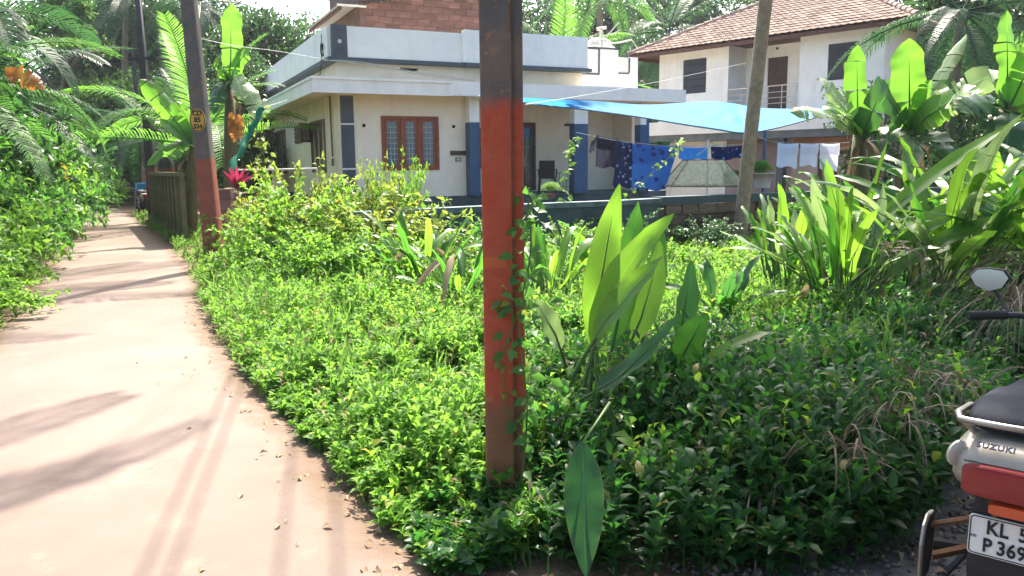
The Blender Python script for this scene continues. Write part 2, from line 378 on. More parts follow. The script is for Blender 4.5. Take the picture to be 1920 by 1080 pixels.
def bez(B, C, T, t): return B*(1-t)**2 + C*2*t*(1-t) + T*t*t
def blade(name, B, T, W, mat, parent, bow=(0, 0, .1), face=(0, -.6, .8), fold=.28, prof='lance', seg=12, ripple=.05, cuts=0, petiole=0, seed=0, stem_mat='stem', base=None):
    """one broad leaf: curved midrib from B to T, folded halves, wavy or torn edge, thin stalk"""
    g = random.Random(seed); off = Vector(base) if base is not None else Vector((0, 0, 0))
    B = Vector(B)-off; T = Vector(T)-off; L = (T-B).length
    C = (B+T)/2 + Vector(bow)*L*2; Fv = Vector(face).normalized()
    us = [-1, -.55, 0, .55, 1]; mb = MB(); uvs = []
    cutset = sorted(g.sample(range(3, seg-1), min(cuts, seg-4))) if cuts else []
    ph = g.uniform(0, 6.28)
    def row(t, dr):
        p = bez(B, C, T, t); d = (bez(B, C, T, min(1, t+.02))-bez(B, C, T, max(0, t-.02))).normalized()
        s_ = d.cross(Fv); s_ = s_.normalized() if s_.length > 1e-4 else d.orthogonal().normalized(); n_ = s_.cross(d)
        if prof == 'lance': w_ = math.sin(math.pi*min(1, (t*.97+.015)**.78))**.82
        elif prof == 'banana': w_ = min(1, (t*5.5)**.7, ((1-t)*5)**.6+.02)*(1-.12*t)
        else: w_ = min(1, t*6+.25)*(1-t**3)
        w_ = max(w_, .02)*W/2; r_ = []
        for u in us:
            k = abs(u); rip = (ripple*W*math.sin(t*17+ph+(2.2 if u > 0 else 0))+ripple*.6*W*math.sin(t*41+2*ph-(1.3 if u > 0 else 0)))*k*k
            r_.append(p + s_*u*w_ + n_*(fold*k*w_ + rip - dr[0 if u < 0 else 1]*k*k*w_) + d*dr[2]*k*w_)
        return r_
    rows = []; dr = [0, 0, 0]; vo = 0
    def flush(rows_, ts):
        if len(rows_) > 1:
            mb.grid(rows_)
            for i in range(len(rows_)-1):
                for j in range(4):
                    uvs.extend([((us[j]+1)/2, ts[i]), ((us[j+1]+1)/2, ts[i]), ((us[j+1]+1)/2, ts[i+1]), ((us[j]+1)/2, ts[i+1])])
    ts = []
    for i in range(seg+1):
        t = i/seg; rows.append(row(t, dr)); ts.append(t)
        if i in cutset:
            flush(rows, ts); dr = [g.uniform(0, .9), g.uniform(0, .9), g.uniform(-.15, .15)]
            rows = [row(t+.012, dr)]; ts = [t+.012]
    flush(rows, ts)
    me0 = len(uvs)
    if petiole:
        mb.cm = 1; d0 = (bez(B, C, T, .03)-B).normalized()
        q = B - d0*petiole; q.z -= petiole*.1; mb.tube([q, (q+B)/2, bez(B, C, T, .25), bez(B, C, T, .8)], [W*.06+.004, W*.05+.003, W*.03+.001, .001], 5, False)
    me = mb.mesh(name); me.materials.append(M[mat]); me.materials.append(M[stem_mat])
    uvl = me.uv_layers.new(name='UVMap'); flat = [c for uv in uvs for c in uv]; flat += [0.0]*(len(me.loops)*2-len(flat))
    uvl.data.foreach_set('uv', flat); smooth_mesh(me)
    o = bpy.data.objects.new(name, me); col.objects.link(o); o.parent = parent
    return o

def frond_mesh(name, L, droop, seed, mat, n=46, ll=.62, lw=.034, hang=.5, vee=.25):
    """feather frond along +X: bent rachis with two rows of narrow leaflets"""
    g = random.Random(seed); V = []; Fs = []
    def rp(t):
        a = .0; x = 0; z = 0; K = 12
        for i in range(K):
            tt = t*(i+.5)/K; e = -droop*tt**1.4; x += math.cos(e)*L*t/K; z += math.sin(e)*L*t/K
        return Vector((x, 0, z)), -droop*t**1.4
    mb = MB(); mb.tube([rp(t/8)[0] for t in range(9)], [.028*L/4*(1-.85*t/8)+.003 for t in range(9)], 5)
    for i in range(n):
        t = .16+.84*(i+.5)/n; p, e = rp(t); d = Vector((math.cos(e), 0, math.sin(e))); up_ = Vector((-math.sin(e), 0, math.cos(e)))
        l = ll*L/4*(math.sin(math.pi*(.12+.80*t))**.7)
        for sd_ in (-1, 1):
            side = Vector((0, sd_, 0)); jt = g.uniform(-.1, .1); fwd = .35+.55*t+jt
            d1 = (side*1.0 + d*fwd + up_*(vee+g.uniform(-.08, .08))).normalized()
            h = hang*g.uniform(.7, 1.3); w_ = lw*L/4*g.uniform(.85, 1.15)
            q1 = p + d1*l*.5; d2 = (d1 - Vector((0, 0, h))).normalized(); q2 = q1 + d2*l*.3
            d3 = (d2 - Vector((0, 0, h*1.2))).normalized(); q3 = q2 + d3*l*.3
            wv = (d.cross(d1)).cross(d1).normalized()*w_*.5
            mb.add([p-wv*.6, p+wv*.6, q1-wv, q1+wv, q2-wv*.8, q2+wv*.8, q3], [(0, 1, 3, 2), (2, 3, 5, 4), (4, 5, 6)])
    me = mb.mesh(name); me.materials.append(M[mat]); return me
FROND = [frond_mesh('frond', 4, .75, 1, 'palm'), frond_mesh('frond', 4, 1.15, 2, 'palm', hang=.8), frond_mesh('frond', 4, 1.55, 3, 'palm', hang=1.1),
         frond_mesh('frond', 4, .5, 4, 'palm', hang=.3, vee=.45)]
FINE = [frond_mesh('frond', 4, .9, 5, 'palm', n=34, ll=.95, lw=.075, hang=.35, vee=.5), frond_mesh('frond', 4, 1.4, 6, 'palm', n=34, ll=.95, lw=.075, hang=.6, vee=.4)]
DRYF = [frond_mesh('frond', 4, .9, 9, 'dry_leaf', n=40, ll=.75, lw=.026, hang=1.3), frond_mesh('frond', 4, .35, 10, 'dry_leaf', n=30, ll=.55, lw=.03, hang=1.0)]

def palm(name, label, base, top, r, nf, L, mat, seed=0, group=None, elo=-45, ehi=75, bend=(0, 0), kinds=None, head=None, trunk_mat='palm_trunk'):
    """palm: ringed bent trunk, crown of separate fronds"""
    g = random.Random(seed); base = Vector(base); top = Vector(top)-base
    root = thing(name, label, 'palm tree', base, 0, group); mb = MB(); pts = []; rad = []
    n = max(10, int(top.z*3))
    for i in range(n+1):
        t = i/n; b = math.sin(math.pi*t)
        pts.append((top.x*t+bend[0]*b, top.y*t+bend[1]*b, top.z*t)); rad.append(r*(1.35 if i == 0 else 1.08-.35*t)*(1+.04*(i % 2)))
    mb.tube(pts, rad, 10).build('trunk', trunk_mat, root, True)
    ks = kinds or FROND
    for k in range(nf):
        f = (k+.5)/nf; e = ehi+(elo-ehi)*f**.9 + g.uniform(-8, 8); hd = (2.39996*k + g.uniform(-.2, .2)) if head is None else R(head[0]+(head[1]-head[0])*g.random())
        me = ks[min(len(ks)-1, int(f*len(ks)))] if kinds is None else g.choice(ks)
        s_ = L/4*g.uniform(.85, 1.1)
        link('frond', me, root, top, (g.uniform(-.25, .25), -R(e), hd), (s_, s_, s_), mat)
    return root

# ------------------------------------------------------------------ more materials
plain('palm_trunk', (.36, .29, .21), (.20, .16, .115), 7, .9, bstr=.7, bdist=.02)
def aged(name, c1, c2, streak, amt):
    """lime-washed plaster: patchy paint, rain streaks running down, mould specks"""
    m, n = nodes(name); co = coords(n)
    c = ramp(n, noise(n, 1.3, 7, .65, co), [(.3, c2), (.62, c1)])
    mp = n.nodes.new('ShaderNodeMapping'); mp.inputs['Scale'].default_value = (2.2, 2.2, .45); n.links.new(co, mp.inputs[0])
    c = mixc(n, ramp(n, noise(n, 1.1, 5, .6, mp.outputs[0]), [(.52, (0, 0, 0)), (.85, (amt,)*3)]), c, streak)
    c = mixc(n, ramp(n, noise(n, 14, 5, .7, co), [(.60, (0, 0, 0)), (.75, (amt*.7,)*3)]), c, streak)
    out(n, prin(n, c, .8, 0, .2, noise(n, 14, 6, .65, co), .12, .01).outputs[0])
aged('plaster_white', (.86, .855, .82), (.76, .755, .72), (.42, .42, .39), .42)
aged('plaster_cream', (.86, .78, .63), (.75, .66, .51), (.46, .36, .24), .30)
plain('plaster_grey', (.16, .18, .19), (.10, .12, .13), 3, .7)
plain('paint_slate', (.085, .105, .125), (.055, .07, .085), 3, .55, bstr=.1)
plain('paint_blue', (.045, .10, .19), (.03, .075, .15), 3, .5, bstr=.1)
plain('plinth_blue', (.06, .10, .115), (.04, .06, .06), 2.5, .75)
plain('coping', (.14, .19, .215), (.06, .085, .09), 3, .7)
plain('wood_red', (.30, .085, .035), (.20, .05, .022), 5, .45, bstr=.15)
plain('wood_brown', (.19, .11, .06), (.12, .065, .035), 5, .6)
plain('curtain', (.50, .46, .42), (.28, .22, .17), 5, .8)
plain('dark_metal', (.03, .033, .037), (.02, .02, .022), 8, .5)
plain('dark_fill', (.02, .021, .024), (.012, .012, .014), 3, .9)  # near-black colour standing in for the shade inside openings
plain('shutter_navy', (.035, .043, .065), (.025, .03, .045), 3, .5)
plain('door_brown', (.085, .05, .045), (.055, .033, .03), 4, .55)
plain('laterite', (.235, .125, .105), (.135, .072, .06), 2.5, .95, bstr=.7, bscale=30, bdist=.012, objvar=.28)
plain('mortar', (.20, .13, .115), (.12, .08, .068), 3, .95)
plain('stone_block', (.19, .135, .085), (.085, .065, .045), 3, .95, bstr=.7, bscale=22, bdist=.015, objvar=.35)
plain('tile', (.27, .165, .125), (.12, .08, .065), 3, .9, bstr=.35, objvar=.45)
plain('tile_ridge', (.42, .33, .27), (.26, .17, .13), 5, .9)
plain('wood_rafter', (.12, .055, .04), (.08, .035, .025), 6, .7)
plain('sheet_metal', (.30, .31, .32), (.22, .22, .23), 4, .5, .4)
plain('tank_plastic', (.72, .68, .55), (.60, .56, .45), 4, .5)
plain('pvc', (.68, .66, .60), (.55, .53, .47), 6, .5)
plain('orange_wall', (.52, .25, .15), (.42, .19, .11), 2, .85)
plain('orange_paint', (.46, .12, .03), (.36, .075, .03), 12, .7)
plain('mauve_wall', (.38, .30, .30), (.30, .23, .23), 2, .85)
plain('pink_wall', (.62, .50, .42), (.52, .40, .34), 2, .85)
plain('chair_plastic', (.025, .028, .03), (.02, .02, .022), 8, .35)
plain('wire_black', (.025, .025, .028), (.02, .02, .02), 8, .5)
plain('wire_white', (.5, .5, .48), (.4, .4, .38), 8, .5)
plain('steel', (.62, .62, .62), (.5, .5, .5), 8, .3, .9)
plain('mossy', (.16, .15, .075), (.07, .085, .035), 3.2, .95, bstr=.6, lo=.3, hi=.65)
plain('ceramic', (.45, .42, .38), (.33, .28, .24), 5, .6)
plain('rubber', (.022, .022, .022), (.015, .015, .015), 12, .75)
plain('plastic_black', (.028, .029, .032), (.02, .02, .022), 14, .55)
plain('seat_vinyl', (.012, .016, .030), (.008, .011, .02), 30, .7, spec=.15, bstr=.3)
plain('chrome', (.40, .37, .33), (.24, .21, .18), 9, .4, .8)
plain('rusty', (.22, .115, .06), (.13, .07, .04), 10, .8, .3)
plain('bike_silver', (.40, .37, .30), (.30, .26, .20), 7, .38, .2, .4, bstr=.03)
plain('plate_white', (.72, .71, .66), (.60, .58, .52), 9, .5, bstr=.05)
plain('letter_black', (.02, .02, .022), (.015, .015, .016), 9, .6)
plain('letter_navy', (.02, .035, .09), (.02, .03, .07), 9, .5)
plain('sign_yellow', (.62, .36, .05), (.48, .26, .04), 14, .6)
plain('blue_bag', (.03, .26, .50), (.02, .18, .38), 5, .5)
plain('gravel', (.17, .16, .15), (.07, .066, .062), 16, .95, bstr=.8, bscale=60, objvar=0)
plain('crumb', (.15, .10, .065), (.07, .045, .03), 6, .95)
plain('pebble', (.20, .175, .15), (.08, .07, .06), 6, .9)
def glassy(name, c, rough, trans=.0, alpha=1):
    m, n = nodes(name); p = prin(n, c, rough, 0, .6)
    p.inputs['Transmission Weight'].default_value = trans
    p.inputs['Coat Weight'].default_value = .15; p.inputs['Coat Roughness'].default_value = .1
    out(n, p.outputs[0]); return m
glassy('red_lens', (.20, .005, .010), .22); glassy('orange_lens', (.48, .07, .02), .2); glassy('clear_lens', (.40, .36, .31), .15, .35)
glassy('pane', (.10, .15, .20), .08); glassy('pane_dark', (.035, .045, .06), .08)
m, n = nodes('mirror_glass'); out(n, prin(n, (.42, .48, .54), .05, 1).outputs[0])
def cloth(name, c, c2=None, scale=14, tf=.35, thr=.55, vor=False, gain=1.6):
    m, n = nodes(name); co = coords(n)
    if c2:
        if vor:
            v = n.nodes.new('ShaderNodeTexVoronoi'); v.inputs['Scale'].default_value = scale; n.links.new(co, v.inputs['Vector'])
            f = ramp(n, mth(n, 'ADD', v.outputs['Distance'], mth(n, 'MULTIPLY', noise(n, scale*2.2, 3, .6, co), .45)), [(thr-.06, (1, 1, 1)), (thr+.04, (0, 0, 0))])
        else: f = ramp(n, noise(n, scale, 3, .6, co), [(thr-.05, (0, 0, 0)), (thr+.05, (1, 1, 1))])
        c_ = mixc(n, f, c, c2)
    else:
        c_ = mixc(n, mth(n, 'MULTIPLY', noise(n, 5, 4, .6, co), .35), c, tuple(x*.6 for x in c))
    p = prin(n, c_, .8, 0, .2, noise(n, 60, 3, .6, co), .15, .004)
    tl = n.nodes.new('ShaderNodeBsdfTranslucent'); hv = n.nodes.new('ShaderNodeHueSaturation'); hv.inputs['Value'].default_value = gain
    n.links.new(c_, hv.inputs['Color']); n.links.new(hv.outputs[0], tl.inputs[0])
    mx = n.nodes.new('ShaderNodeMixShader'); mx.inputs[0].default_value = tf
    n.links.new(p.outputs[0], mx.inputs[1]); n.links.new(tl.outputs[0], mx.inputs[2]); out(n, mx.outputs[0])
cloth('tarp', (.055, .27, .58), tf=.40, gain=1.5)
cloth('white_towel', (.66, .65, .70)); cloth('dark_shirt', (.030, .030, .05)); cloth('navy_floral', (.010, .018, .075), (.22, .28, .48), 8, .3, .46, True)
cloth('blue_floral', (.035, .16, .46), (.012, .045, .20), 5, .4, .50, True); cloth('sky_sheet', (.07, .28, .60), (.04, .14, .38), 8, .4, .30, True)
cloth('green_net', (.012, .17, .10), tf=.35)
m, n = nodes('net'); co = coords(n)
p = prin(n, (.62, .60, .36), .8, 0, .2); tl = n.nodes.new('ShaderNodeBsdfTranslucent'); tl.inputs[0].default_value = (.75, .74, .42, 1)
mx = n.nodes.new('ShaderNodeMixShader'); mx.inputs[0].default_value = .5; n.links.new(p.outputs[0], mx.inputs[1]); n.links.new(tl.outputs[0], mx.inputs[2])
tp = n.nodes.new('ShaderNodeBsdfTransparent'); mx2 = n.nodes.new('ShaderNodeMixShader')
n.links.new(ramp(n, noise(n, 5, 5, .7, co), [(.35, (.25, .25, .25)), (.7, (.7, .7, .7))]), mx2.inputs[0])
n.links.new(tp.outputs[0], mx2.inputs[1]); n.links.new(mx.outputs[0], mx2.inputs[2]); out(n, mx2.outputs[0])

# soil: damp brown earth, litter specks, some moss
m, n = nodes('soil'); co = coords(n)
c = ramp(n, noise(n, .8, 8, .65, co), [(.3, (.085, .060, .036)), (.52, (.15, .105, .065)), (.7, (.10, .10, .035))])
c = mixc(n, ramp(n, noise(n, 22, 4, .7, co), [(.5, (0, 0, 0)), (.62, (1, 1, 1))]), c, (.20, .15, .10))
out(n, prin(n, c, .95, 0, .15, noise(n, 30, 6, .7, co), .8, .03).outputs[0])
# road: pale pinkish concrete with dust, stains, worn tracks and fine grit
m, n = nodes('concrete'); co = coords(n)
c = ramp(n, noise(n, .55, 7, .6, co), [(.3, (.160, .119, .098)), (.55, (.203, .156, .131)), (.75, (.232, .182, .154))])
mp = n.nodes.new('ShaderNodeMapping'); mp.inputs['Rotation'].default_value = (0, 0, R(-25)); mp.inputs['Scale'].default_value = (2.6, .10, 1); n.links.new(co, mp.inputs[0])
c = mixc(n, ramp(n, noise(n, 1.6, 5, .55, mp.outputs[0]), [(.52, (0, 0, 0)), (.72, (.5, .5, .5))]), c, (.155, .118, .095))
c = mixc(n, ramp(n, noise(n, 70, 3, .7, co), [(.60, (0, 0, 0)), (.72, (.55, .55, .55))]), c, (.14, .10, .08))
c = mixc(n, ramp(n, noise(n, 2.2, 6, .7, co), [(.58, (0, 0, 0)), (.75, (.35, .35, .35))]), c, (.36, .26, .20))
uv = n.nodes.new('ShaderNodeUVMap'); sx = n.nodes.new('ShaderNodeSeparateXYZ'); n.links.new(uv.outputs[0], sx.inputs[0])
ed = mth(n, 'ADD', mth(n, 'MULTIPLY', mth(n, 'ABSOLUTE', mth(n, 'SUBTRACT', sx.outputs[0], .5)), 2), mth(n, 'MULTIPLY_ADD', noise(n, 5, 7, .75, co), .5, -.25))
c = mixc(n, ramp(n, ed, [(.80, (0, 0, 0)), (1.0, (.8, .8, .8))]), c, (.13, .085, .055))
vo = n.nodes.new('ShaderNodeTexVoronoi'); vo.feature = 'DISTANCE_TO_EDGE'; vo.inputs['Scale'].default_value = .55
wp_ = n.nodes.new('ShaderNodeVectorMath'); wp_.operation = 'ADD'; nn_ = n.nodes.new('ShaderNodeTexNoise'); nn_.inputs['Scale'].default_value = 2.5; nn_.inputs['Detail'].default_value = 6; n.links.new(co, nn_.inputs['Vector']); n.links.new(co, wp_.inputs[0]); n.links.new(nn_.outputs['Color'], wp_.inputs[1]); n.links.new(wp_.outputs[0], vo.inputs['Vector'])
ck = mth(n, 'MULTIPLY', mth(n, 'LESS_THAN', vo.outputs['Distance'], .004), ramp(n, noise(n, .7, 3, .5, co), [(.5, (0, 0, 0)), (.65, (.3, .3, .3))]))
c = mixc(n, ck, c, (.09, .07, .055))
out(n, prin(n, c, .92, 0, .15, noise(n, 90, 5, .7, co), .45, .008).outputs[0])
# poles: bare concrete / old iron with a painted band (paint edges are uneven)
def pole_mat(name, z0, z1, top, red, low, ragged=.06):
    m, n = nodes(name); co = coords(n); sx = n.nodes.new('ShaderNodeSeparateXYZ'); n.links.new(co, sx.inputs[0])
    z = mth(n, 'ADD', sx.outputs[2], mth(n, 'MULTIPLY_ADD', noise(n, 4, 5, .6, co), ragged*4, -ragged*2))
    blot = noise(n, 6, 6, .65, co)
    ct = mixc(n, blot, tuple(x*.55 for x in top), top); cd = mixc(n, blot, tuple(x*.72 for x in red), red)
    cl = mixc(n, blot, tuple(x*.5 for x in low), low)
    f1 = mth(n, 'SMOOTH_MIN', mth(n, 'MAXIMUM', mth(n, 'DIVIDE', mth(n, 'SUBTRACT', z, z1-.03), .06), 0), 1, .1)
    f0 = mth(n, 'SMOOTH_MIN', mth(n, 'MAXIMUM', mth(n, 'DIVIDE', mth(n, 'SUBTRACT', z, z0-.05), .1), 0), 1, .1)
    c = mixc(n, f1, mixc(n, f0, cl, cd), ct)
    mp = n.nodes.new('ShaderNodeMapping'); mp.inputs['Scale'].default_value = (30, 30, 1.2); n.links.new(co, mp.inputs[0])
    c = mixc(n, ramp(n, noise(n, 1, 5, .7, mp.outputs[0]), [(.55, (0, 0, 0)), (.8, (.5, .5, .5))]), c, (.12, .10, .09))
    c = mixc(n, ramp(n, noise(n, 17, 7, .75, co), [(.60, (0, 0, 0)), (.64, (.75, .75, .75))]), c, tuple(x*1.25 for x in low))
    c = mixc(n, ramp(n, noise(n, 3, 6, .7, co), [(.45, (0, 0, 0)), (.8, (.45, .45, .45))]), c, tuple(min(1, x*1.5) for x in low))
    out(n, prin(n, c, .8, 0, .2, noise(n, 25, 6, .7, co), .6, .008).outputs[0])
pole_mat('pole_near', .55, 1.80, (.135, .125, .115), (.40, .068, .034), (.25, .12, .06))
pole_mat('pole_mid', .0, 1.72, (.12, .125, .12), (.27, .085, .055), (.25, .08, .05))
pole_mat('pole_far', .95, 1.6, (.05, .05, .055), (.19, .05, .035), (.06, .055, .05))

# ------------------------------------------------------------------ ground and road
gx = np.linspace(-120, 120, 121); V = []; Fc = []
mb = MB(); mb.grid([[(x, y, 0) for x in np.linspace(-140, 140, 29)] for y in np.linspace(-40, 160, 21)])
tag(mb.build('ground', 'soil'), kind='structure')
RE = np.array([(3.1, -4), (1.55, -1), (.55, 1), (-.47, 2.95), (-.98, 3.84), (-1.71, 5.14), (-2.57, 6.72), (-3.29, 8.21), (-4.66, 11.56), (-7.1, 16.4), (-9.75, 21.25), (-13, 27.3), (-15.9, 32.6), (-19, 37), (-25, 43)])
LE = np.array([(.6, -4.6), (-.75, -1.8), (-1.85, .4), (-2.9, 3), (-3.7, 5), (-4.74, 7.25), (-6.05, 10), (-7.53, 13.06), (-9.35, 16.9), (-11.6, 21.4), (-14.5, 27.2), (-17.6, 33), (-21, 38.5), (-27, 44.5)])
def edge_x(E, y): return np.interp(y, E[:, 1], E[:, 0])
ys = np.concatenate([np.arange(-4, 14, .3), np.arange(14, 43, 1.0)])
mb = MB(); rows = []
for y in ys:
    a = float(edge_x(LE, y)); b = float(edge_x(RE, y)); wob = .05*math.sin(y*3.1)+.03*math.sin(y*7.7)
    rows.append([(a-.25, y, .0), (a, y, .022)]+[(a+(b-a)*k/6, y, .024+.012*math.sin(math.pi*k/6)) for k in range(1, 6)]+[(b+wob, y, .02), (b+wob+.12, y, .0)])
mb.grid(rows); rd = tag(mb.build('road', 'concrete', smooth=True), kind='structure')
uvl = rd.data.uv_layers.new(name='UVMap'); vi = np.zeros(len(rd.data.loops), dtype=np.int32); rd.data.loops.foreach_get('vertex_index', vi)
uu = np.array([0, .02, .18, .34, .5, .66, .82, .98, 1.0])[vi % 9]; uvl.data.foreach_set('uv', np.stack([uu, np.zeros_like(uu)], 1).astype(np.float32).ravel())

# gravel patch under the motorcycle: real stones
def stones(name, n, xr, yr, smin, smax, mat, seed, inside, label, cat):
    g = np.random.default_rng(seed); t = np.array([[1,0,0],[-1,0,0],[0,1,0],[0,-1,0],[0,0,1],[0,0,-1]], float)
    f = np.array([[0,2,4],[2,1,4],[1,3,4],[3,0,4],[2,0,5],[1,2,5],[3,1,5],[0,3,5]])
    P = np.stack([g.uniform(*xr, n*3), g.uniform(*yr, n*3)], 1); P = P[inside(P[:, 0], P[:, 1])][:n]; n = len(P)
    s_ = g.uniform(smin, smax, n)**1; V = t[None]*(1+g.uniform(-.35, .35, (n, 6, 1)))*s_[:, None, None]*np.array([1, .8, .55])
    a = g.uniform(0, 6.28, n); c_, q = np.cos(a)[:, None], np.sin(a)[:, None]
    X = V[:, :, 0]*c_-V[:, :, 1]*q; Y = V[:, :, 0]*q+V[:, :, 1]*c_; Z = V[:, :, 2]
    V = np.stack([X+P[:, :1], Y+P[:, 1:2], Z+s_[:, None]*.3+.004], 2).reshape(-1, 3)
    Fc = (f[None]+np.arange(n)[:, None, None]*6).reshape(-1, 3)
    o = bpy.data.objects.new(name, np_mesh(name, V, Fc, [mat])); col.objects.link(o); return tag(o, label, cat, kind='stuff')
def wb(x): return np.interp(x, [-.6, -.3, 1.0, 1.35, 1.75, 2.3, 3.6, 6], [2.75, 2.85, 2.80, 2.86, 3.02, 3.6, 4.6, 5.6])   # near border of the weeds
mb = MB(); mb.add([(-.1, 1.2, .004), (4.6, 1.2, .004), (4.6, 4.6, .004), (2.4, 4.2, .004), (1.3, 3.3, .004), (.7, 2.6, .004)], [(0, 1, 2, 3, 4, 5)])
tag(mb.build('gravel_bed', 'gravel'), kind='structure')
stones('gravel', 5200, (.5, 3.6), (1.9, 4.6), .006, .022, 'pebble', 3, lambda x, y: (y < wb(x)+.15) & (x > .55+(3-y)*.2), 'loose dark grey gravel under the parked motorcycle', 'gravel')
stones('grit', 4500, (-4.6, -.2), (2.4, 9.5),   .003, .012, 'crumb', 4, lambda x, y: (x < edge_x(RE, y)+.15) & (x > edge_x(RE, y)-.14-.9*rng.random(len(x))**7), 'dirt crumbs and grit scattered along the concrete road edge', 'grit')

# ------------------------------------------------------------------ house with white parapet (local x along the front, y into the house)
HX, HY = -4.29, 20.5
H1 = thing('white_house', 'single storey white house with flat roof, tall parapet and slate corner bands', 'house', (HX, HY, 0), R(25))
mb = MB()
fw = [(1.07, 2.63, 1.48, 2.87)]
lw_ = [(1.7, 3.6, 1.44, 2.88), (4.95, 6.1, 2.33, 2.88), (7.95, 9.75, 1.40, 2.88)]
mb.wall(0, 3.55, .78, 3.42, 0, .22, fw)
mb.wall(.22, 11.4, .78, 3.42, 0, .22, lw_, swap=True)
mb.box(3.33, 3.55, .22, 2.0, .78, 3.42)
mb.wall(3.33, 9.9, .78, 3.42, 2.0, 2.2, [(5.75, 6.5, .82, 2.87), (4.2, 5.1, 1.5, 2.7)])
mb.box(9.68, 9.9, 2.2, 11.4, .78, 3.42); mb.box(.22, 9.68, 11.2, 11.4, .78, 3.42); mb.box(9.3, 9.9, .9, 2.0, .78, 3.42)
mb.build('wall', 'plaster_cream', H1)
mb = MB(); mb.box(-.05, 9.95, -.05, 11.45, 0, .775); mb.build('plinth', 'plinth_blue', H1)
# eaves slab and fascia
mb = MB(); mb.box(-.74, 10.04, -.72, 12.1, 3.423, 3.66); mb.build('eaves_slab', 'plaster_cream', H1)
fa = MB(); fa.box(-.80, 2.72, -.80, -.723, 3.34, 3.70); fa.box(2.72, 10.1, -.735, -.66-.063, 3.36, 3.72); fa.box(-.80, -.743, -.722, 12.16, 3.34, 3.70); fa.box(10.043, 10.1, -.722, 12.16, 3.36, 3.72)
fa.box(-.83, 2.73, -.83, -.801, 3.655, 3.715); fa.box(-.83, -.801, -.80, 12.18, 3.655, 3.715)
fa.build('fascia', 'plaster_white', H1)
# parapet storey
mb = MB(); mb.wall(.0, 7.0, 3.663, 4.16, 0, .2, [(1.62, 2.12, 4.02, 4.10)]); mb.box(0, .2, .2, 10.4, 3.663, 4.16); mb.box(6.8, 7.0, .2, 6, 3.663, 4.16); mb.box(.2, 9.8, .2, 10.4, 3.662, 3.70)
mb.build('parapet_base', 'plaster_cream', H1)
mb = MB(); mb.box(-.27, 3.3, -.27, .1, 4.16, 4.255); mb.box(3.3, 7.12, -.36, .1, 4.155, 4.25); mb.box(-.27, .1, .1, 10.4, 4.16, 4.255)
mb.build('band', 'paint_slate', H1)
mb = MB(); mb.box(.21, 3.3, -.25, -.10, 4.255, 5.0); mb.box(3.3, 7.0, -.33, -.18, 4.25, 5.09); mb.box(-.25, -.10, -.10, 10.4, 4.255, 5.0); mb.box(6.85, 7.0, -.18, 5.0, 4.25, 5.05); mb.box(-.13, .21, -.12, -.10, 4.255, 5.0)
mb.box(3.24, 3.36, -.345, -.25, 4.26, 5.06)
mb.build('parapet', 'plaster_white', H1)
mb = MB(); mb.box(-.16, .21, -.275, -.121, 4.256, 5.02); mb.build('corner_panel', 'paint_slate', H1)
mb = MB(); mb.lathe([(.05, -.02), (.05, .0), (.0, .0)], (.02, -.276, 4.62), 12, 'y'); mb.build('medallion', 'pvc', H1)
mb = MB(); mb.box(1.63, 2.11, .12, .16, 4.025, 4.095); mb.build('drain_slot_back', 'dark_fill', H1)
# slate pilaster at the corner
for a, b in ((.78, 1.51), (1.55, 2.63), (2.67, 3.34)):
    mb = MB(); mb.box(.03, .36, -.035, -.001, a, b); mb.build('pilaster_panel', 'paint_slate', H1)
mb = MB(); mb.box(.02, .37, -.028, -.0005, 1.511, 1.549); mb.box(.02, .37, -.028, -.0005, 2.631, 2.669); mb.build('pilaster_joint', 'plaster_white', H1)
# front window: red timber frame, three leaves with barred panes
def window(parent, x0, x1, z0, z1, y, n, frame, pane, bars=5, swap=False, fr=.07, arch=False, depth=.12):
    def bx(mb_, a, b, c, d, z_, e):
        if swap: mb_.box(c, d, a, b, z_, e)
        else: mb_.box(a, b, c, d, z_, e)
    root = MB()
    bx(root, x0, x0+fr, y, y+depth, z0, z1); bx(root, x1-fr, x1, y, y+depth, z0, z1)
    bx(root, x0+fr, x1-fr, y, y+depth, z1-fr, z1); bx(root, x0+fr, x1-fr, y, y+depth, z0, z0+fr)
    wd = (x1-x0-2*fr)/n
    for k in range(1, n): bx(root, x0+fr+wd*k-fr*.5, x0+fr+wd*k+fr*.5, y+.001, y+depth, z0+fr, z1-fr)
    o = root.build('window', frame, parent)
    for k in range(n):
        a = x0+fr+wd*k+(fr*.5 if k else 0); b = x0+fr+wd*(k+1)-(fr*.5 if k < n-1 else 0); st = min(.12, wd*.17)
        mb = MB(); bx(mb, a, a+st, y+.03, y+.07, z0+fr, z1-fr); bx(mb, b-st, b, y+.03, y+.07, z0+fr, z1-fr); bx(mb, a+st, b-st, y+.03, y+.07, z0+fr, z0+fr+st); bx(mb, a+st, b-st, y+.03, y+.07, z1-fr-st*.9, z1-fr)
        mb.build('shutter_frame', frame, o)
        mb = MB(); bx(mb, a+st, b-st, y+.048, y+.054, z0+fr+st, z1-fr-st*.9); mb.build('pane', pane, o)
        if bars:
            mb = MB()
            for q in range(1, 3): xx = a+st+(b-a-2*st)*q/3; bx(mb, xx-.006, xx+.006, y+.034, y+.046, z0+fr+st, z1-fr-st*.9)
            for q in range(1, bars): zz = z0+fr+st+(z1-z0-2*fr-1.9*st)*q/bars; bx(mb, a+st, b-st, y+.036, y+.044, zz-.006, zz+.006)
            mb.build('bar', 'wire_white', o)
    return o
window(H1, 1.07, 2.63, 1.48, 2.87, -.03, 3, 'wood_red', 'pane', 8)
tag(window(H1, 1.7, 3.6, 1.44, 2.88, -.03, 3, 'wood_brown', 'curtain', 0, True), 'brown three part window on the side wall')
window(H1, 7.95, 9.75, 1.40, 2.88, -.03, 3, 'wood_brown', 'curtain', 0, True)
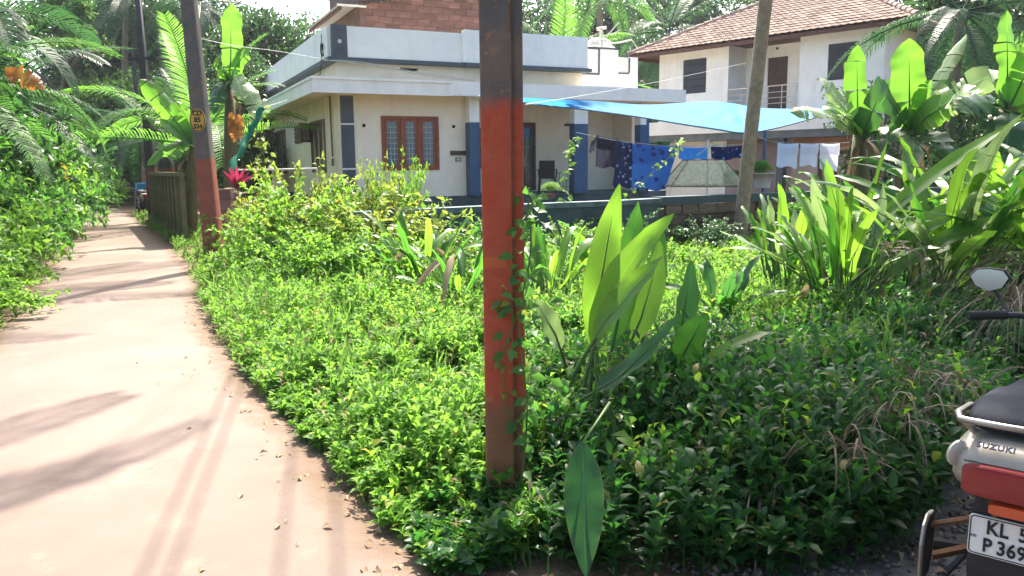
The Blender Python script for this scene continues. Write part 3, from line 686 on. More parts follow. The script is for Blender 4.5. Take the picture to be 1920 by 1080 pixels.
mb = MB(); mb.box(-.02, .06, 4.95, 6.1, 2.33, 2.88)
vt = mb.build('ventilator', 'wood_brown', H1)
for k in range(4):
    mb = MB(); mb.box(-.05, -.022, 5.0, 6.05, 2.37+.12*k, 2.45+.12*k); mb.build('slat', 'wood_brown', vt)
for yy in (3.1, 9.3):     # small window leaves swung open
    mb = MB(); mm = Matrix.Translation((-.03, yy+.45, 0)) @ Matrix.Rotation(R(-38), 4, 'Z')
    mb.box(-.02, .02, -.6, -.54, 2.30, 2.84, mm); mb.box(-.02, .02, -.06, 0, 2.30, 2.84, mm); mb.box(-.02, .02, -.54, -.06, 2.30, 2.36, mm); mb.box(-.02, .02, -.54, -.06, 2.78, 2.84, mm)
    o = mb.build('open_shutter', 'wood_brown', H1)
    mb = MB(); mb.box(-.006, .006, -.54, -.06, 2.36, 2.78, mm); mb.build('pane', 'curtain', o)
for xx in (.62, 3.06):
    mb = MB(); mb.lathe([(.045, -.012), (.045, .0), (.0, .001)], (xx, 0, 2.62), 14, 'y'); mb.build('vent_disc', 'dark_fill', H1)  # solid dark disc, shade of a hole put into its colour
mb = MB(); mb.box(2.95, 3.38, -.04, 0, 1.86, 1.98); mb.build('letter_slot', 'door_brown', H1)
mb = MB(); mb.box(3.09, 3.25, -.03, 0, 1.70, 1.80); o = mb.build('meter_box', 'wire_black', H1)
mb = MB(); mb.box(3.115, 3.225, -.034, -.031, 1.72, 1.78); mb.build('meter_face', 'pvc', o)
mb = MB(); mb.tube([(-.05, .75, 3.4), (-.05, .75, 2.6), (-.05, .72, 1.85)], .022, 8); mb.tube([(-.05, .72, 1.8), (-.05, .75, 1.62)], .03, 8); mb.build('drain_pipe', 'wood_brown', H1)
mb = MB(); mb.tube([(-.03, 6.6, 1.4), (-.08, 6.2, 1.0), (-.1, 5.9, .75)], .012, 6); mb.build('cable', 'wire_black', H1)
# veranda
for x0, x1 in ((3.39, 3.68), (6.58, 7.02), (8.8, 9.1)):
    mb = MB(); mb.box(x0, x1, -.32, -.02, .78, 2.72); o = mb.build('column', 'paint_blue', H1)
    mb = MB(); mb.box(x0, x1, -.32, -.02, 2.722, 3.34); mb.build('column_head', 'plaster_white', o)
mb = MB(); mb.box(3.39, 9.1, -.30, -.04, 3.34, 3.422); mb.build('veranda_beam', 'plaster_white', H1)
mb = MB(); mb.box(6.38, 6.58, -.25, -.1, 2.66, 2.73); mb.build('lamp_bracket', 'dark_metal', H1)
window(H1, 5.75, 6.5, .82, 2.87, 1.95, 1, 'door_brown', 'pane_dark', 3)
window(H1, 4.2, 5.1, 1.5, 2.7, 1.95, 2, 'wood_brown', 'pane_dark', 5)
mb = MB()
for k in range(6): mb.tube([(5.95+.12*k, -.15, .78), (5.95+.12*k, -.15, 1.36)], .008, 5)
for z in (.95, 1.15, 1.36): mb.tube([(5.93, -.15, z), (6.58, -.15, z)], .009, 5)
mb.build('veranda_grille', 'dark_metal', H1)
# stair walls with cut-out blocks on the right of the roof
MB().box(8.31, 8.98, 1.2, 1.35, 3.70, 5.05).build('stair_wall', 'plaster_white', H1)
MB().box(9.42, 9.70, 1.2, 1.35, 3.70, 4.86).build('stair_wall', 'plaster_white', H1)
MB().wall(7.0, 8.308, 3.70, 5.02, 1.21, 1.34, [(7.95+.16*i, 8.05+.16*i, 4.42+.19*j, 4.52+.19*j) for i in range(2) for j in range(3)]).build('cut_out_block', 'plaster_white', H1)
MB().wall(8.982, 9.418, 3.70, 4.84, 1.21, 1.34, [(9.04+.11*i, 9.11+.11*i, 4.44+.13*j, 4.52+.13*j) for i in range(3) for j in range(3)]).build('cut_out_block', 'plaster_white', H1)
mb = MB(); mb.box(7.0, 9.0, 1.18, 1.37, 5.052, 5.10); mb.box(8.27, 8.307, 1.17, 1.205, 4.33, 5.05); mb.box(7.0, 8.30, 1.17, 1.205, 4.28, 4.328); mb.box(9.36, 9.40, 1.17, 1.205, 4.38, 4.84); mb.box(8.99, 9.36, 1.17, 1.205, 4.34, 4.378); mb.build('stair_wall_trim', 'paint_slate', H1)
# rooftop block room, bricks one by one
BR = thing('rooftop_brick_room', 'unplastered red laterite brick room under a sheet roof on top of the white house', 'brick room', H1.matrix_basis @ Vector((0, 0, 3.70)), R(25))
bx0, bx1, by, bz1 = 1.72, 6.7, 4.2, 3.6
mb = MB(); mb.box(bx0+.03, bx1-.03, by+.03, by+4, 0, bz1); mb.build('wall', 'mortar', BR)
bm = []
for k in range(4):
    j = lambda s_=.012: random.uniform(-s_, s_)
    b = MB(); b.box(-.196, .196, .010, .06, -.091, .091); b.v = [(x+j(), y+j(.008), z+j()) for x, y, z in b.v]; me = b.mesh('brick'); me.materials.append(M['laterite']); bm.append(me)
for r_ in range(18):
    z = .10+r_*.2
    if z > bz1-.1: break
    nx = int((bx1-bx0)/.41)
    for c_ in range(nx):
        x = bx0+.2+(r_ % 2)*.2+c_*.41
        if x > bx1-.2 or z < 1.0: continue
        if 5.05 < x < 6.05 and z < 1.35: continue
        link('brick', random.choice(bm), BR, (x, by, z), (0, random.choice((0, math.pi)), 0))
mb = MB(); mb.box(5.0, 6.2, by-.06, by+.02, 1.33, 1.40); mb.box(5.0, 5.06, by-.06, by+.02, .8, 1.33); mb.build('window_frame', 'plaster_white', BR)
mb = MB(); mb.box(5.06, 6.2, by-.03, by+.03, .8, 1.33); mb.build('window_dark_panel', 'dark_fill', BR)  # solid dark panel coloured like an unlit opening
mb = MB()
for dz_, o_ in ((.0, 1), (-.02, -1)): mb.grid([[(x, y, 2.62+dz_+.16*(x-1)+.02*math.sin(x*40)) for x in np.linspace(1.02, 7.2, 130)] for y in (by-.12, by+4.4)[::o_]])
mb.build('roof_sheet', 'sheet_metal', BR)
mb = MB(); mb.box(1.08, 1.16, by-.1, by+4.3, 2.5, 2.60); mb.build('roof_beam', 'wood_rafter', BR)
mb = MB(); mb.box(1.02, 1.9, by-.15, by-.121, 2.60, 2.66); mb.build('fascia_strip', 'pvc', BR)
# water tank + aerial on the roof
def h1(x, y, z): return H1.matrix_basis @ Vector((x, y, z))
TK = thing('water_tank', 'cream plastic water tank with stepped lid on the flat roof', 'water tank', h1(9.0, 2.4, 3.70)); TK.scale = (1.12, 1.12, 1.16)
MB().lathe([(.5, 0), (.52, .1), (.52, 1.0), (.54, 1.03), (.52, 1.06), (.52, 1.25), (.5, 1.32), (.36, 1.42)], (0, 0, 0), 24).build('body', 'tank_plastic', TK, True)
MB().lathe([(.34, 1.42), (.34, 1.52), (.30, 1.55), (.2, 1.6), (.0, 1.61)], (0, 0, 0), 20).build('lid', 'tank_plastic', TK, True)
MB().lathe([(.528, .55), (.545, .58), (.545, .64), (.528, .67)], (0, 0, 0), 24).build('rib', 'tank_plastic', TK, True)
PV = thing('vent_pipe', 'white vent pipe with cap and side arm rising beside the rooftop water tank', 'pipe', h1(8.62, 1.62, 3.7)); PV.scale = (1, 1, 1.08)
MB().tube([(0, 0, 0), (0, 0, 1.85)], .055, 10).build('pipe', 'pvc', PV); MB().tube([(-.14, 0, 1.86), (.16, 0, 1.90)], .045, 8).build('cap', 'pvc', PV)
MB().tube([(.0, 0, 1.45), (.55, 0, 1.48), (.95, 0, 1.56)], .022, 8).tube([(.95, 0, 1.56), (1.15, 0, 1.3)], .012, 6).tube([(.1, 0, 1.6), (.55, 0, 2.05)], .02, 6).tube([(.3, 0, 1.7), (.6, 0, 1.85)], .015, 6).build('arm', 'pvc', PV)

# ------------------------------------------------------------------ second house: two storeys, tiled hip roof
H2 = thing('tiled_house', 'two storey house with hipped clay tile roof and recessed balcony', 'house', (6.18, 34, 0), R(-47))
mb = MB()
mb.wall(0, 3.25, 0, 6.3, 0, .22, [(1.17, 2.26, 4.36, 5.70)]); mb.box(3.05, 3.25, .22, 1.3, 3.45, 6.3)
mb.wall(6.15, 9.15, 3.2, 6.3, 0, .22, [(7.2, 8.28, 4.4, 5.63)]); mb.box(6.15, 6.35, .22, 1.3, 3.45, 6.3)
mb.wall(3.25, 6.15, 3.45, 6.3, 1.3, 1.5, [(4.17, 5.0, 3.6, 5.58), (3.5, 3.95, 4.3, 5.5)])
mb.box(0, .2, .22, 8, 0, 6.3); mb.box(8.95, 9.15, .22, 8, 3.2, 6.3); mb.box(0, 9.15, 7.8, 8, 0, 6.3)
mb.build('wall', 'plaster_white', H2)
mb = MB(); mb.wall(3.26, 6.0, 0, 3.0, .02, .24, []); mb.build('lower_wall_mauve', 'mauve_wall', H2)
mb = MB(); mb.wall(6.01, 9.15, 0, 3.0, .0, .24, [(7.0, 8.6, .75, 2.0)]); mb.build('lower_wall', 'pink_wall', H2)
mb = MB(); mb.box(6.05, 9.18, -.02, -.001, 2.1, 3.0); mb.build('orange_panel', 'orange_wall', H2)
window(H2, 7.0, 8.6, .75, 2.0, .02, 3, 'wood_brown', 'pane_dark', 4)
mb = MB(); mb.box(-.02, 9.3, -.9, .0, 3.001, 3.2); mb.box(3.25, 6.15, 0, 1.3, 3.25, 3.448); mb.build('floor_slab', 'plaster_white', H2)
mb = MB(); mb.box(-.05, 9.35, -.96, -.901, 2.72, 3.24); mb.build('slab_edge', 'plaster_white', H2)
mb = MB(); mb.box(0, 9.2, -.9, -.2, 2.45, 2.72); mb.build('beam', 'plaster_grey', H2)
for x in (.1, 4.6, 6.0, 9.1):
    mb = MB(); mb.box(x-.13, x+.13, -.85, -.6, 0, 2.45); mb.build('column', 'paint_slate', H2)
def shutters(x0, x1, z0, z1, y, n_slat):
    mb = MB(); mb.box(x0, x1, y+.05, y+.12, z0, z1); o = mb.build('window', 'shutter_navy', H2)
    for k in range(n_slat):
        a = z0+(z1-z0)*(k+.15)/n_slat; mb = MB(); mb.box(x0+.05, x1-.05, y, y+.048, a, a+(z1-z0)/n_slat*.7); mb.build('slat', 'shutter_navy', o)
shutters(1.17, 2.26, 4.36, 5.70, .02, 5); shutters(7.2, 8.28, 4.4, 5.63, .02, 5)
mb = MB(); mb.box(4.17, 5.0, 1.33, 1.42, 3.6, 5.58); o = mb.build('balcony_door', 'door_brown', H2)
for a, b in ((3.7, 4.5), (4.6, 5.45)): 
    for c_ in (4.24, 4.61): mb = MB(); mb.box(c_, c_+.31, 1.31, 1.329, a, b); mb.build('door_panel', 'door_brown', o)
mb = MB(); mb.box(3.5, 3.95, 1.33, 1.4, 4.3, 5.5); mb.build('window', 'shutter_navy', H2)
rail = None
mb = MB()
for z in (3.75, 3.95, 4.15, 4.38): mb.tube([(3.27, -.06, z), (6.13, -.06, z)], .022 if z > 4.3 else .012, 6)
for k in range(6): mb.tube([(3.3+.56*k, -.06, 3.45), (3.3+.56*k, -.06, 4.38)], .018, 6)
mb.build('balcony_railing', 'steel', H2)
mb = MB(); mb.box(8.72, 9.08, -.12, -.002, 5.53, 5.86); mb.build('wall_lamp_box', 'dark_metal', H2)
mb = MB(); mb.lathe([(.05, -.02), (.05, 0), (0, 0)], (4.55, 1.29, 5.9), 10, 'y'); mb.build('ceiling_lamp', 'dark_metal', H2)
# roof: eave z 6.1 at y -.65, hips at 45 deg, pitch 27 deg
ez, ey, ex0, ex1, run = 6.10, -.65, -1.15, 10.35, 4.7; pt = math.tan(R(27)); yb = ey+2*run
mb = MB()
A, B_, C_, D_ = (ex0, ey, ez-.06), (ex1, ey, ez-.06), (ex1, yb, ez-.06), (ex0, yb, ez-.06)
Rg0, Rg1 = (ex0+run, ey+run, ez-.06+run*pt), (ex1-run, ey+run, ez-.06+run*pt)
mb.add([A, B_, C_, D_, Rg0, Rg1], [(0, 1, 5, 4), (1, 2, 5), (2, 3, 4, 5), (3, 0, 4), (0, 3, 2, 1)])
rf = mb.build('roof', 'wood_rafter', H2)
t = MB(); w2, h2, cv = .132, .36, .028
sec = [(-w2, 0), (-w2*.5, cv*.4), (0, cv), (w2*.5, cv*.4), (w2, -.004)]
t.grid([[(x, 0, z+.03) for x, z in sec], [(x, h2, z) for x, z in sec]]); t.grid([[(x, 0, z+.012) for x, z in sec], [(x, 0, z+.03) for x, z in sec]])
tme = t.mesh('tile'); tme.materials.append(M['tile'])
tl_ = []; dy = .29*math.cos(R(27))
for r_ in range(18):
    y = ey-.03+r_*dy; z = ez+.0+(y-ey)*pt; lo_ = ex0+(y-ey)+.05; hi_ = ex1-(y-ey)-.05
    x = lo_ + .13 + (r_ % 2)*.0
    while x < hi_-.1: tl_.append((x, y, z)); x += .262
tl_.sort(key=lambda p_: p_[1]*2.2-p_[0]*.35)
rotx = Matrix.Rotation(R(27), 4, 'X')
for p_ in tl_[:298]:
    o = link('tile', tme, rf, p_, (R(27)+random.uniform(-.02, .02), 0, random.uniform(-.03, .03)))
mb = MB()
for p_ in tl_[298:]:
    mm = Matrix.Translation(Vector(p_)) @ rotx; mb.add([mm @ Vector(v) for v in t.v], t.f)
for yy0 in np.arange(0, run*2, dy):       # tiles on the side slopes
    pass
tag(mb.build('tile_field', 'tile', rf), kind='stuff')
for a, b in ((Vector(A), Vector(Rg0)), (Vector(B_), Vector(Rg1)), (Vector(Rg0), Vector(Rg1))):
    nn = int((b-a).length/.36)
    for k in range(nn):
        p0 = a+(b-a)*(k/nn); p1 = a+(b-a)*((k+1.12)/nn); mb = MB(); mb.tube([p0+Vector((0, 0, .08)), p1+Vector((0, 0, .06))], [.12, .10], 8); mb.build('ridge_tile', 'tile_ridge', rf)
mb = MB(); mb.box(ex0, ex1, ey-.02, ey+.02, ez-.2, ez-.065); mb.box(ex0-.02, ex0+.02, ey+.02, yb, ez-.2, ez-.065); mb.build('eaves_board', 'wood_rafter', H2)
# ------------------------------------------------------------------ tarpaulin
far = [at(895, 179, 18.6), at(1000, 184, 19.2), at(1110, 189, 20.2), at(1215, 196, 21.5), at(1340, 190, 22.5), at(1440, 203, 23.0), at(1582, 202, 21.5)]
near = [at(905, 181, 18.9), at(1000, 194, 19.6), at(1110, 207, 19.6), at(1185, 217, 18.2), at(1330, 240, 16.8), at(1425, 246, 17.2), at(1578, 206, 20.6)]
def crv(P, u):
    u *= len(P)-1; i = min(int(u), len(P)-2); f = u-i
    p0, p1, p2, p3 = P[max(i-1, 0)], P[i], P[i+1], P[min(i+2, len(P)-1)]
    return .5*((2*p1)+(p2-p0)*f+(2*p0-5*p1+4*p2-p3)*f*f+(3*p1-p0-3*p2+p3)*f**3)
rows = []
for j in range(9):
    v = j/8; r_ = []
    for i in range(121):
        u = i/120; p_ = crv(far, u)*(1-v)+crv(near, u)*v; p_.z += -.10*math.sin(math.pi*v)*math.sin(math.pi*u)+(.06*abs(math.sin(u*23+v*5+math.sin(u*9)*2))+.03*math.sin(u*70-v*9+math.sin(u*33)))*math.sin(math.pi*v)*(1 if .0 < v < 1 else 0); r_.append(p_)
    rows.append(r_)
TP = thing('tarpaulin', 'sagging bright blue tarpaulin stretched from the white house across the yard', 'tarpaulin', (0, 0, 0))
MB().grid(rows).build('sheet', 'tarp', TP, True)
mb = MB(); mb.tube([crv(near, u/30)+Vector((0, 0, -.005)) for u in range(31)], .016, 5); mb.build('hem', 'paint_blue', TP)
mb = MB(); mb.tube([far[-1], at(1640, 192, 22)], .008, 4); mb.tube([far[0], h1(2.9, -.8, 3.38)], .008, 4); mb.build('rope', 'wire_white', TP)
for i, p_ in ((3, at(1215, 217, 18.5)), (5, at(1435, 225, 19.5))):
    mb = MB(); mb.tube([(p_.x, p_.y, 0), (p_.x, p_.y, p_.z-.02)], .035, 8); mb.build('support_post', 'paint_blue', TP)

# ------------------------------------------------------------------ washing on the lines
def hanging(name, label, cat, tl, tr, bl, br, mat, fold=.04, seed=0, group=None, dz=.0, nf=3):
    g = random.Random(seed); o_ = (tl+tr)/2; rows = []; nx, nz = 18, 12
    ax = (tr-tl).normalized(); dn = ax.cross(Vector((0, 0, 1))); ph = g.uniform(0, 6)
    for j in range(nz+1):
        v = j/nz; r_ = []
        for i in range(nx+1):
            u = i/nx; a = tl*(1-u)+tr*u; b = bl*(1-u)+br*u; p_ = a*(1-v)+b*v
            p_ += dn*(fold*(.25+v)*math.sin(u*nf*6.28+ph+v*.8)); p_.z -= .02*math.sin(math.pi*u)*(1-v); p_.z += .025*v*math.sin(u*9+ph)
            r_.append(p_-o_)
        rows.append(r_)
    bk = [[q+dn*.006 for q in r_] for r_ in rows]
    mb = MB().grid(rows); ho = MB().grid([[q+dn*.03+Vector((0, 0, -.0)) for q in rows[k]] for k in range(0, 6)][::-1])
    mb.v += [tuple(v) for v in ho.v]; off = len(mb.v)-len(ho.v); mb.f += [tuple(i+off for i in f) for f in ho.f]; mb.mi += [0]*len(ho.f)
    o = mb.build(name, mat, None, True, o_); return tag(o, label, cat, group)
def px_cloth(name, label, cat, x0, y0, x1, y1, x2, y2, x3, y3, Y0, Y1, mat, **k):
    return hanging(name, label, cat, at(x0, y0, Y0), at(x1, y1, Y1), at(x2, y2, Y0), at(x3, y3, Y1), mat, **k)
# dark shirt with sleeves
sp = at(1136, 283, 18.2); sh = thing('dark_shirt', 'dark navy shirt hanging upside down beside the blue veranda column', 'shirt', sp)
hw, ht = .30, .36
o = hanging('body', None, None, Vector((-hw*.72, 0, ht)), Vector((hw*.9, .1, ht*.75)), Vector((-hw*.8, 0, -ht)), Vector((hw*.85, .1, -ht*1.05)), 'dark_shirt', fold=.03, seed=3); o.parent = sh
o = hanging('sleeve', None, None, Vector((-hw*1.1, 0, ht*.55)), Vector((-hw*.7, 0, ht*.95)), Vector((-hw*1.28, .02, -ht*.1)), Vector((-hw*.85, .02, ht*.0)), 'dark_shirt', fold=.01, seed=4); o.parent = sh
px_cloth('floral_cloth', 'narrow navy cloth with pale flowers between the dark shirt and blue sheet', 'cloth', 1158, 263, 1186, 268, 1148, 350, 1184, 352, 17.9, 17.8, 'navy_floral', seed=5, nf=1)
px_cloth('bed_sheet', 'large blue flowered bed sheet on the washing line, lowest hanging', 'bed sheet', 1186, 270, 1272, 274, 1184, 352, 1248, 357, 17.8, 17.7, 'blue_floral', seed=6, nf=2)
px_cloth('bed_sheet', 'short light blue flowered cloth left of the white pole', 'cloth', 1273, 275, 1328, 276, 1272, 299, 1328, 300, 17.75, 17.75, 'sky_sheet', seed=7, nf=2)
px_cloth('floral_cloth', 'short dark blue patterned cloth between the white pole and palm trunk', 'cloth', 1332, 275, 1402, 272, 1332, 300, 1402, 297, 17.75, 18.0, 'navy_floral', seed=8, nf=2)
px_cloth('towel', 'white towel nearest the palm trunk on the right washing line', 'towel', 1458, 268, 1496, 269, 1456, 312, 1494, 315, 18.8, 18.9, 'white_towel', seed=9, nf=1, fold=.02)
px_cloth('towel', 'middle white towel of the three on the right washing line', 'towel', 1501, 269, 1534, 269, 1500, 310, 1532, 312, 18.9, 19.0, 'white_towel', seed=10, nf=1, fold=.02)
px_cloth('towel', 'white towel nearest the banana plants on the right washing line', 'towel', 1537, 269, 1573, 269, 1537, 316, 1570, 320, 19.0, 19.1, 'white_towel', seed=11, nf=1, fold=.02)
def line(name, label, pts, r=.006, mat='wire_white', cat='rope', n=24, sag=0):
    P = [Vector(p_) for p_ in pts]; q = []
    for i in range(n+1):
        p_ = crv(P, i/n); p_.z -= sag*math.sin(math.pi*i/n); q.append(p_)
    o = MB().tube(q, r, 5).build(name, mat); return tag(o, label, cat)
line('washing_line', 'thin washing line carrying the shirt and blue sheets', [at(1080, 248, 18.6), at(1160, 264, 17.9), at(1272, 274, 17.75), at(1402, 270, 18.0)])
line('washing_line', 'thin washing line carrying the white towels', [at(1412, 250, 17), at(1458, 267, 18.8), at(1573, 268, 19.1), at(1660, 262, 19.5)])
mb = MB(); p_ = at(1328, 262, 17.6); mb.tube([(p_.x, p_.y, .9), p_], .018, 8); tag(mb.build('line_prop', 'pvc'), 'white prop pole under the washing line beside the net cover', 'pole')

# net cover over a frame on the garden wall
NC = thing('net_cover', 'pale yellow net stretched over a low trapezoid frame on the garden wall', 'net cover', at(1317, 348, 17.5))
a0, a1 = .80, .42; z1 = .55
def ring(z, hx, hy): return [Vector((x*hx, y*hy, z)) for x, y in ((-1, -1), (1, -1), (1, 1), (-1, 1))]
r0, r1 = ring(0, .80, .6), ring(z1, .38, .28)
mb = MB()
for k in range(4):
    a, b, c_, d_ = r0[k], r0[(k+1) % 4], r1[(k+1) % 4], r1[k]; rows = []
    for j in range(7):
        v = j/6; l_ = a*(1-v)+d_*v; q = b*(1-v)+c_*v; rows.append([l_*(1-u/8)+q*(u/8)+Vector((random.uniform(-.012, .012), random.uniform(-.012, .012), -.03*math.sin(math.pi*u/8))) for u in range(9)])
    mb.grid(rows)
mb.grid([[r1[0]*(1-u/4)+r1[1]*u/4 for u in range(5)], [r1[3]*(1-u/4)+r1[2]*u/4 for u in range(5)]])
mb.build('net', 'net', NC, True)
mb = MB()
for k in range(4): mb.tube([r0[k], r1[k]], .012, 5); mb.tube([r1[k], r1[(k+1) % 4]], .012, 5); mb.tube([r0[k], r0[(k+1) % 4]], .012, 5)
mb.build('frame', 'wood_brown', NC)
mb = MB(); mb.grid([[r1[0]+Vector((.25, .1, .1)), r1[0]+Vector((.55, .1, .34)), r1[1]+Vector((.0, .1, .34))], [r1[0]+Vector((.2, .25, .1)), r1[0]+Vector((.55, .3, .34)), r1[1]+Vector((.02, .3, .3))]]); mb.build('net_peak', 'net', NC)

# ------------------------------------------------------------------ garden wall with coping, stone blocks on its right half
GW = thing('garden_wall', 'low dark plastered garden wall with grey coping in front of the white house', 'garden wall')
wp = [Vector((-3.3, 11.0, 0)), Vector((-2.2, 11.6, 0)), Vector((.3, 13.5, 0)), Vector((1.9, 14.45, 0)), Vector((2.75, 15.2, 0))]
wq = [Vector((2.75, 15.25, 0)), Vector((4.9, 16.55, 0)), Vector((7.2, 17.9, 0)), Vector((10.5, 19.5, 0))]
def wall_run(P, z0, z1, th, name, mat, parent, o=0):
    L_ = []; Rr = []
    for i, p_ in enumerate(P):
        d = (P[min(i+1, len(P)-1)]-P[max(i-1, 0)]).normalized(); n_ = Vector((-d.y, d.x, 0)); L_.append(p_+n_*(th/2+o)); Rr.append(p_-n_*(th/2+o))
    mb = MB(); mb.loft([[Vector((a.x, a.y, z0)), Vector((b.x, b.y, z0)), Vector((b.x, b.y, z1)), Vector((a.x, a.y, z1))] for a, b in zip(L_, Rr)]); return mb.build(name, mat, parent)
wall_run(wp, 0, .84, .2, 'wall', 'plinth_blue', GW); wall_run(wp, .842, .93, .28, 'coping', 'coping', GW)
SW = thing('stone_wall', 'low wall of rough brown stone blocks under blue sheeting beside the palm trunk', 'stone wall')
wall_run(wq, 0, .78, .14, 'wall_core', 'mortar', SW); wall_run(wq, .80, .95, .30, 'blue_sheet_top', 'plinth_blue', SW)
rows = []
d = (wq[1]-wq[0])
sbm = []
for k in range(4):
    b = MB(); b.box(-.5, .5, -.06, .06, -.5, .5); b.v = [(x+random.uniform(-.06, .06), y+random.uniform(-.025, .025), z+random.uniform(-.05, .05)) for x, y, z in b.v]; me = b.mesh('stone_block'); me.materials.append(M['stone_block']); sbm.append(me)
for a, b in ((wq[0], wq[1]), (wq[1], wq[2])):
    L_ = (b-a).length; d = (b-a)/L_; n_ = Vector((d.y, -d.x, 0))
    for r_ in range(4):
        x = .02+.1*(r_ % 2)
        while x < L_-.15:
            ln = random.uniform(.22, .62); ln = min(ln, L_-x)
            p_ = a+d*(x+ln/2)+n_*.09; link('stone_block', random.choice(sbm), SW, (p_.x, p_.y, .11+r_*.195), (0, 0, math.atan2(d.y, d.x)), (ln-.025, 1, .175)); x += ln
# loose things on and behind the wall
def pot(name, label, loc, r, h, mat, lr, lmat, seed, variant=0):
    o = thing(name, label, 'potted plant', loc)
    MB().lathe([(r*.7, 0), (r*.85, h*.5), (r, h*.92), (r*1.08, h*.93), (r*1.08, h), (r*.9, h), (r*.85, h*.9)], (0, 0, 0), 16).build('pot', mat, o, True)
    link('foliage', SHRUB[variant], o, (0, 0, h+lr[2]*.7), (0, 0, seed), lr, lmat); return o
pot('potted_plant', 'potted plant with small pale leaves on the wall left of the blue column', at(1030, 372, 14.3)+Vector((0, 0, 0)), .12, .08, 'laterite', (.3, .25, .16), 'grass', 1, 3)
pot('potted_plant', 'bushy lime green potted plant right of the palm trunk', at(1425, 352, 17.6), .28, .32, 'ceramic', (.38, .3, .2), 'shrub_lime', 2, 1)
pot('potted_plant', 'green and white leaved plant in a tub behind the blue sheet', at(1240, 277, 18.6)-Vector((0, 0, .42)), .2, .4, 'ceramic', (.3, .25, .14), 'grass', 3, 2)
pot('potted_plant', 'leafy potted plant behind the wall between the net cover and palm trunk', at(1372, 352, 17.9), .2, .2, 'ceramic', (.24, .2, .16), 'croton', 4, 2)
# plastic chair on the veranda
CH = thing('plastic_chair', 'black plastic armchair standing on the veranda', 'chair', h1(6.35, .9, .78), R(25+150))
mb = MB(); mb.box(-.24, .24, -.22, .24, .40, .43); mb.build('seat', 'chair_plastic', CH)
mb = MB(); mb.grid([[(-.23+.46*u/6, .23+.09*v/4+.03*math.cos(math.pi*(u/6-.5)), .43+.5*v/4) for u in range(7)] for v in range(5)]); mb.grid([[(-.23+.46*u/6, .25+.09*v/4+.03*math.cos(math.pi*(u/6-.5)), .43+.5*v/4) for u in range(7)][::-1] for v in range(5)]); mb.build('backrest', 'chair_plastic', CH)
for sx in (-1, 1):
    mb = MB(); mb.tube([(sx*.25, .26, .66), (sx*.28, 0, .67), (sx*.27, -.2, .63), (sx*.25, -.22, .42)], .025, 6); mb.build('armrest', 'chair_plastic', CH)
    for sy in (-1, 1): mb = MB(); mb.tube([(sx*.22, sy*.2, .41), (sx*.26, sy*.25, 0)], [.03, .022], 6); mb.build('leg', 'chair_plastic', CH)

# ------------------------------------------------------------------ poles and wires
P1 = thing('utility_pole', 'red painted utility pole in the foreground with vines climbing it', 'utility pole', (-.06, 3.42, 0))
mb = MB()
def rrect(hx, hy, z, c, n=4):
    r_ = []
    for cx, cy, a0 in ((1, 1, 0), (-1, 1, 90), (-1, -1, 180), (1, -1, 270)):
        for k in range(n): a = R(a0+90*k/(n-1)); r_.append(Vector((cx*(hx-c)+c*math.cos(a), cy*(hy-c)+c*math.sin(a), z)))
    return r_
mb.loft([rrect(.0625-.0002*z, .070, z, .012) for z in (-.1, 0, .3, .6, .9, 1.2, 1.5, 1.8, 2.2, 2.6, 3, 4, 5, 6, 7.6)]); mb.build('shaft', 'pole_near', P1, True)
mb = MB(); mb.loft([rrect(.025, .05, z, .008) for z in (-.1, 0, .5, 1, 1.5, 2, 3, 5, 7.4)]); o = mb.build('rail_strip', 'pole_near', P1, True, Vector((.0890, .02, 0)))
mb = MB(); mb.tube([(.0655, -.052, .0), (.0655, -.054, .8), (.0655, -.053, 1.6), (.0655, -.052, 7.3)], .0032, 6); mb.build('seam_rod', 'rusty', P1)  # added rod standing in for the seam and its thin highlight
mb = MB(); mb.box(-.056, .04, -.0725, -.0705, 1.125, 1.175); mb.build('orange_mark', 'orange_paint', P1)
for z in (2.9, 4.6): mb = MB(); mb.box(-.085, .15, -.085, .085, z, z+.03); mb.build('clamp', 'dark_metal', P1)
mb = MB(); mb.box(-.6, .6, -.03, .03, 7.1, 7.18); mb.build('cross_arm', 'dark_metal', P1)
P2 = thing('utility_pole', 'concrete utility pole with yellow oval number plate beside the road bend', 'utility pole', (-4.69, 12.6, 0))
mb = MB(); mb.loft([[v+Vector((-.035*z, 0, 0)) for v in rrect(.135-.0085*z, .13-.007*z, z, .03)] for z in (-.1, 0, .5, 1, 1.5, 2, 3, 4, 5, 7.5)]); mb.build('shaft', 'pole_mid', P2, True)
SG = MB(); SG.lathe([(.5, -.5), (.5, .5)], (0, 0, 0), 28, 'y'); sg = SG.build('number_plate', 'sign_yellow', P2, False, Vector((-.083, -.130, 2.30))); sg.scale = (.24, .02, .35)
for txt, dz_, s_ in (('CD', .098, .10), ('85', .0, .105), ('524', -.098, .088)):
    text_mesh('lettering', txt, s_, 'letter_black', P2, Matrix.Translation((-.083, -.142, 2.30+dz_)) @ Matrix.Rotation(R(90), 4, 'X'), .002, .004)
ri = MB(); ri.tube([(math.cos(a)*.108, -.0, math.sin(a)*.162) for a in np.linspace(0, 6.283, 33)], .006, 5, False); ri.build('plate_ring', 'letter_black', P2, False, Vector((-.083, -.141, 2.30)))
mb = MB(); mb.box(-.5, .5, -.03, .03, 7.1, 7.18, Matrix.Translation((-.25, 0, 0))); mb.build('cross_arm', 'dark_metal', P2)
P3 = thing('utility_pole', 'dark narrow utility pole with faded red band farther down the road', 'utility pole', (-10.75, 24.2, 0))
mb = MB(); mb.loft([rrect(.15-.012*z, .15-.012*z, z, .03) for z in (-.1, 0, .6, .95, 1.3, 1.6, 2.2, 3, 4, 5, 7)]); mb.build('shaft', 'pole_far', P3, True)
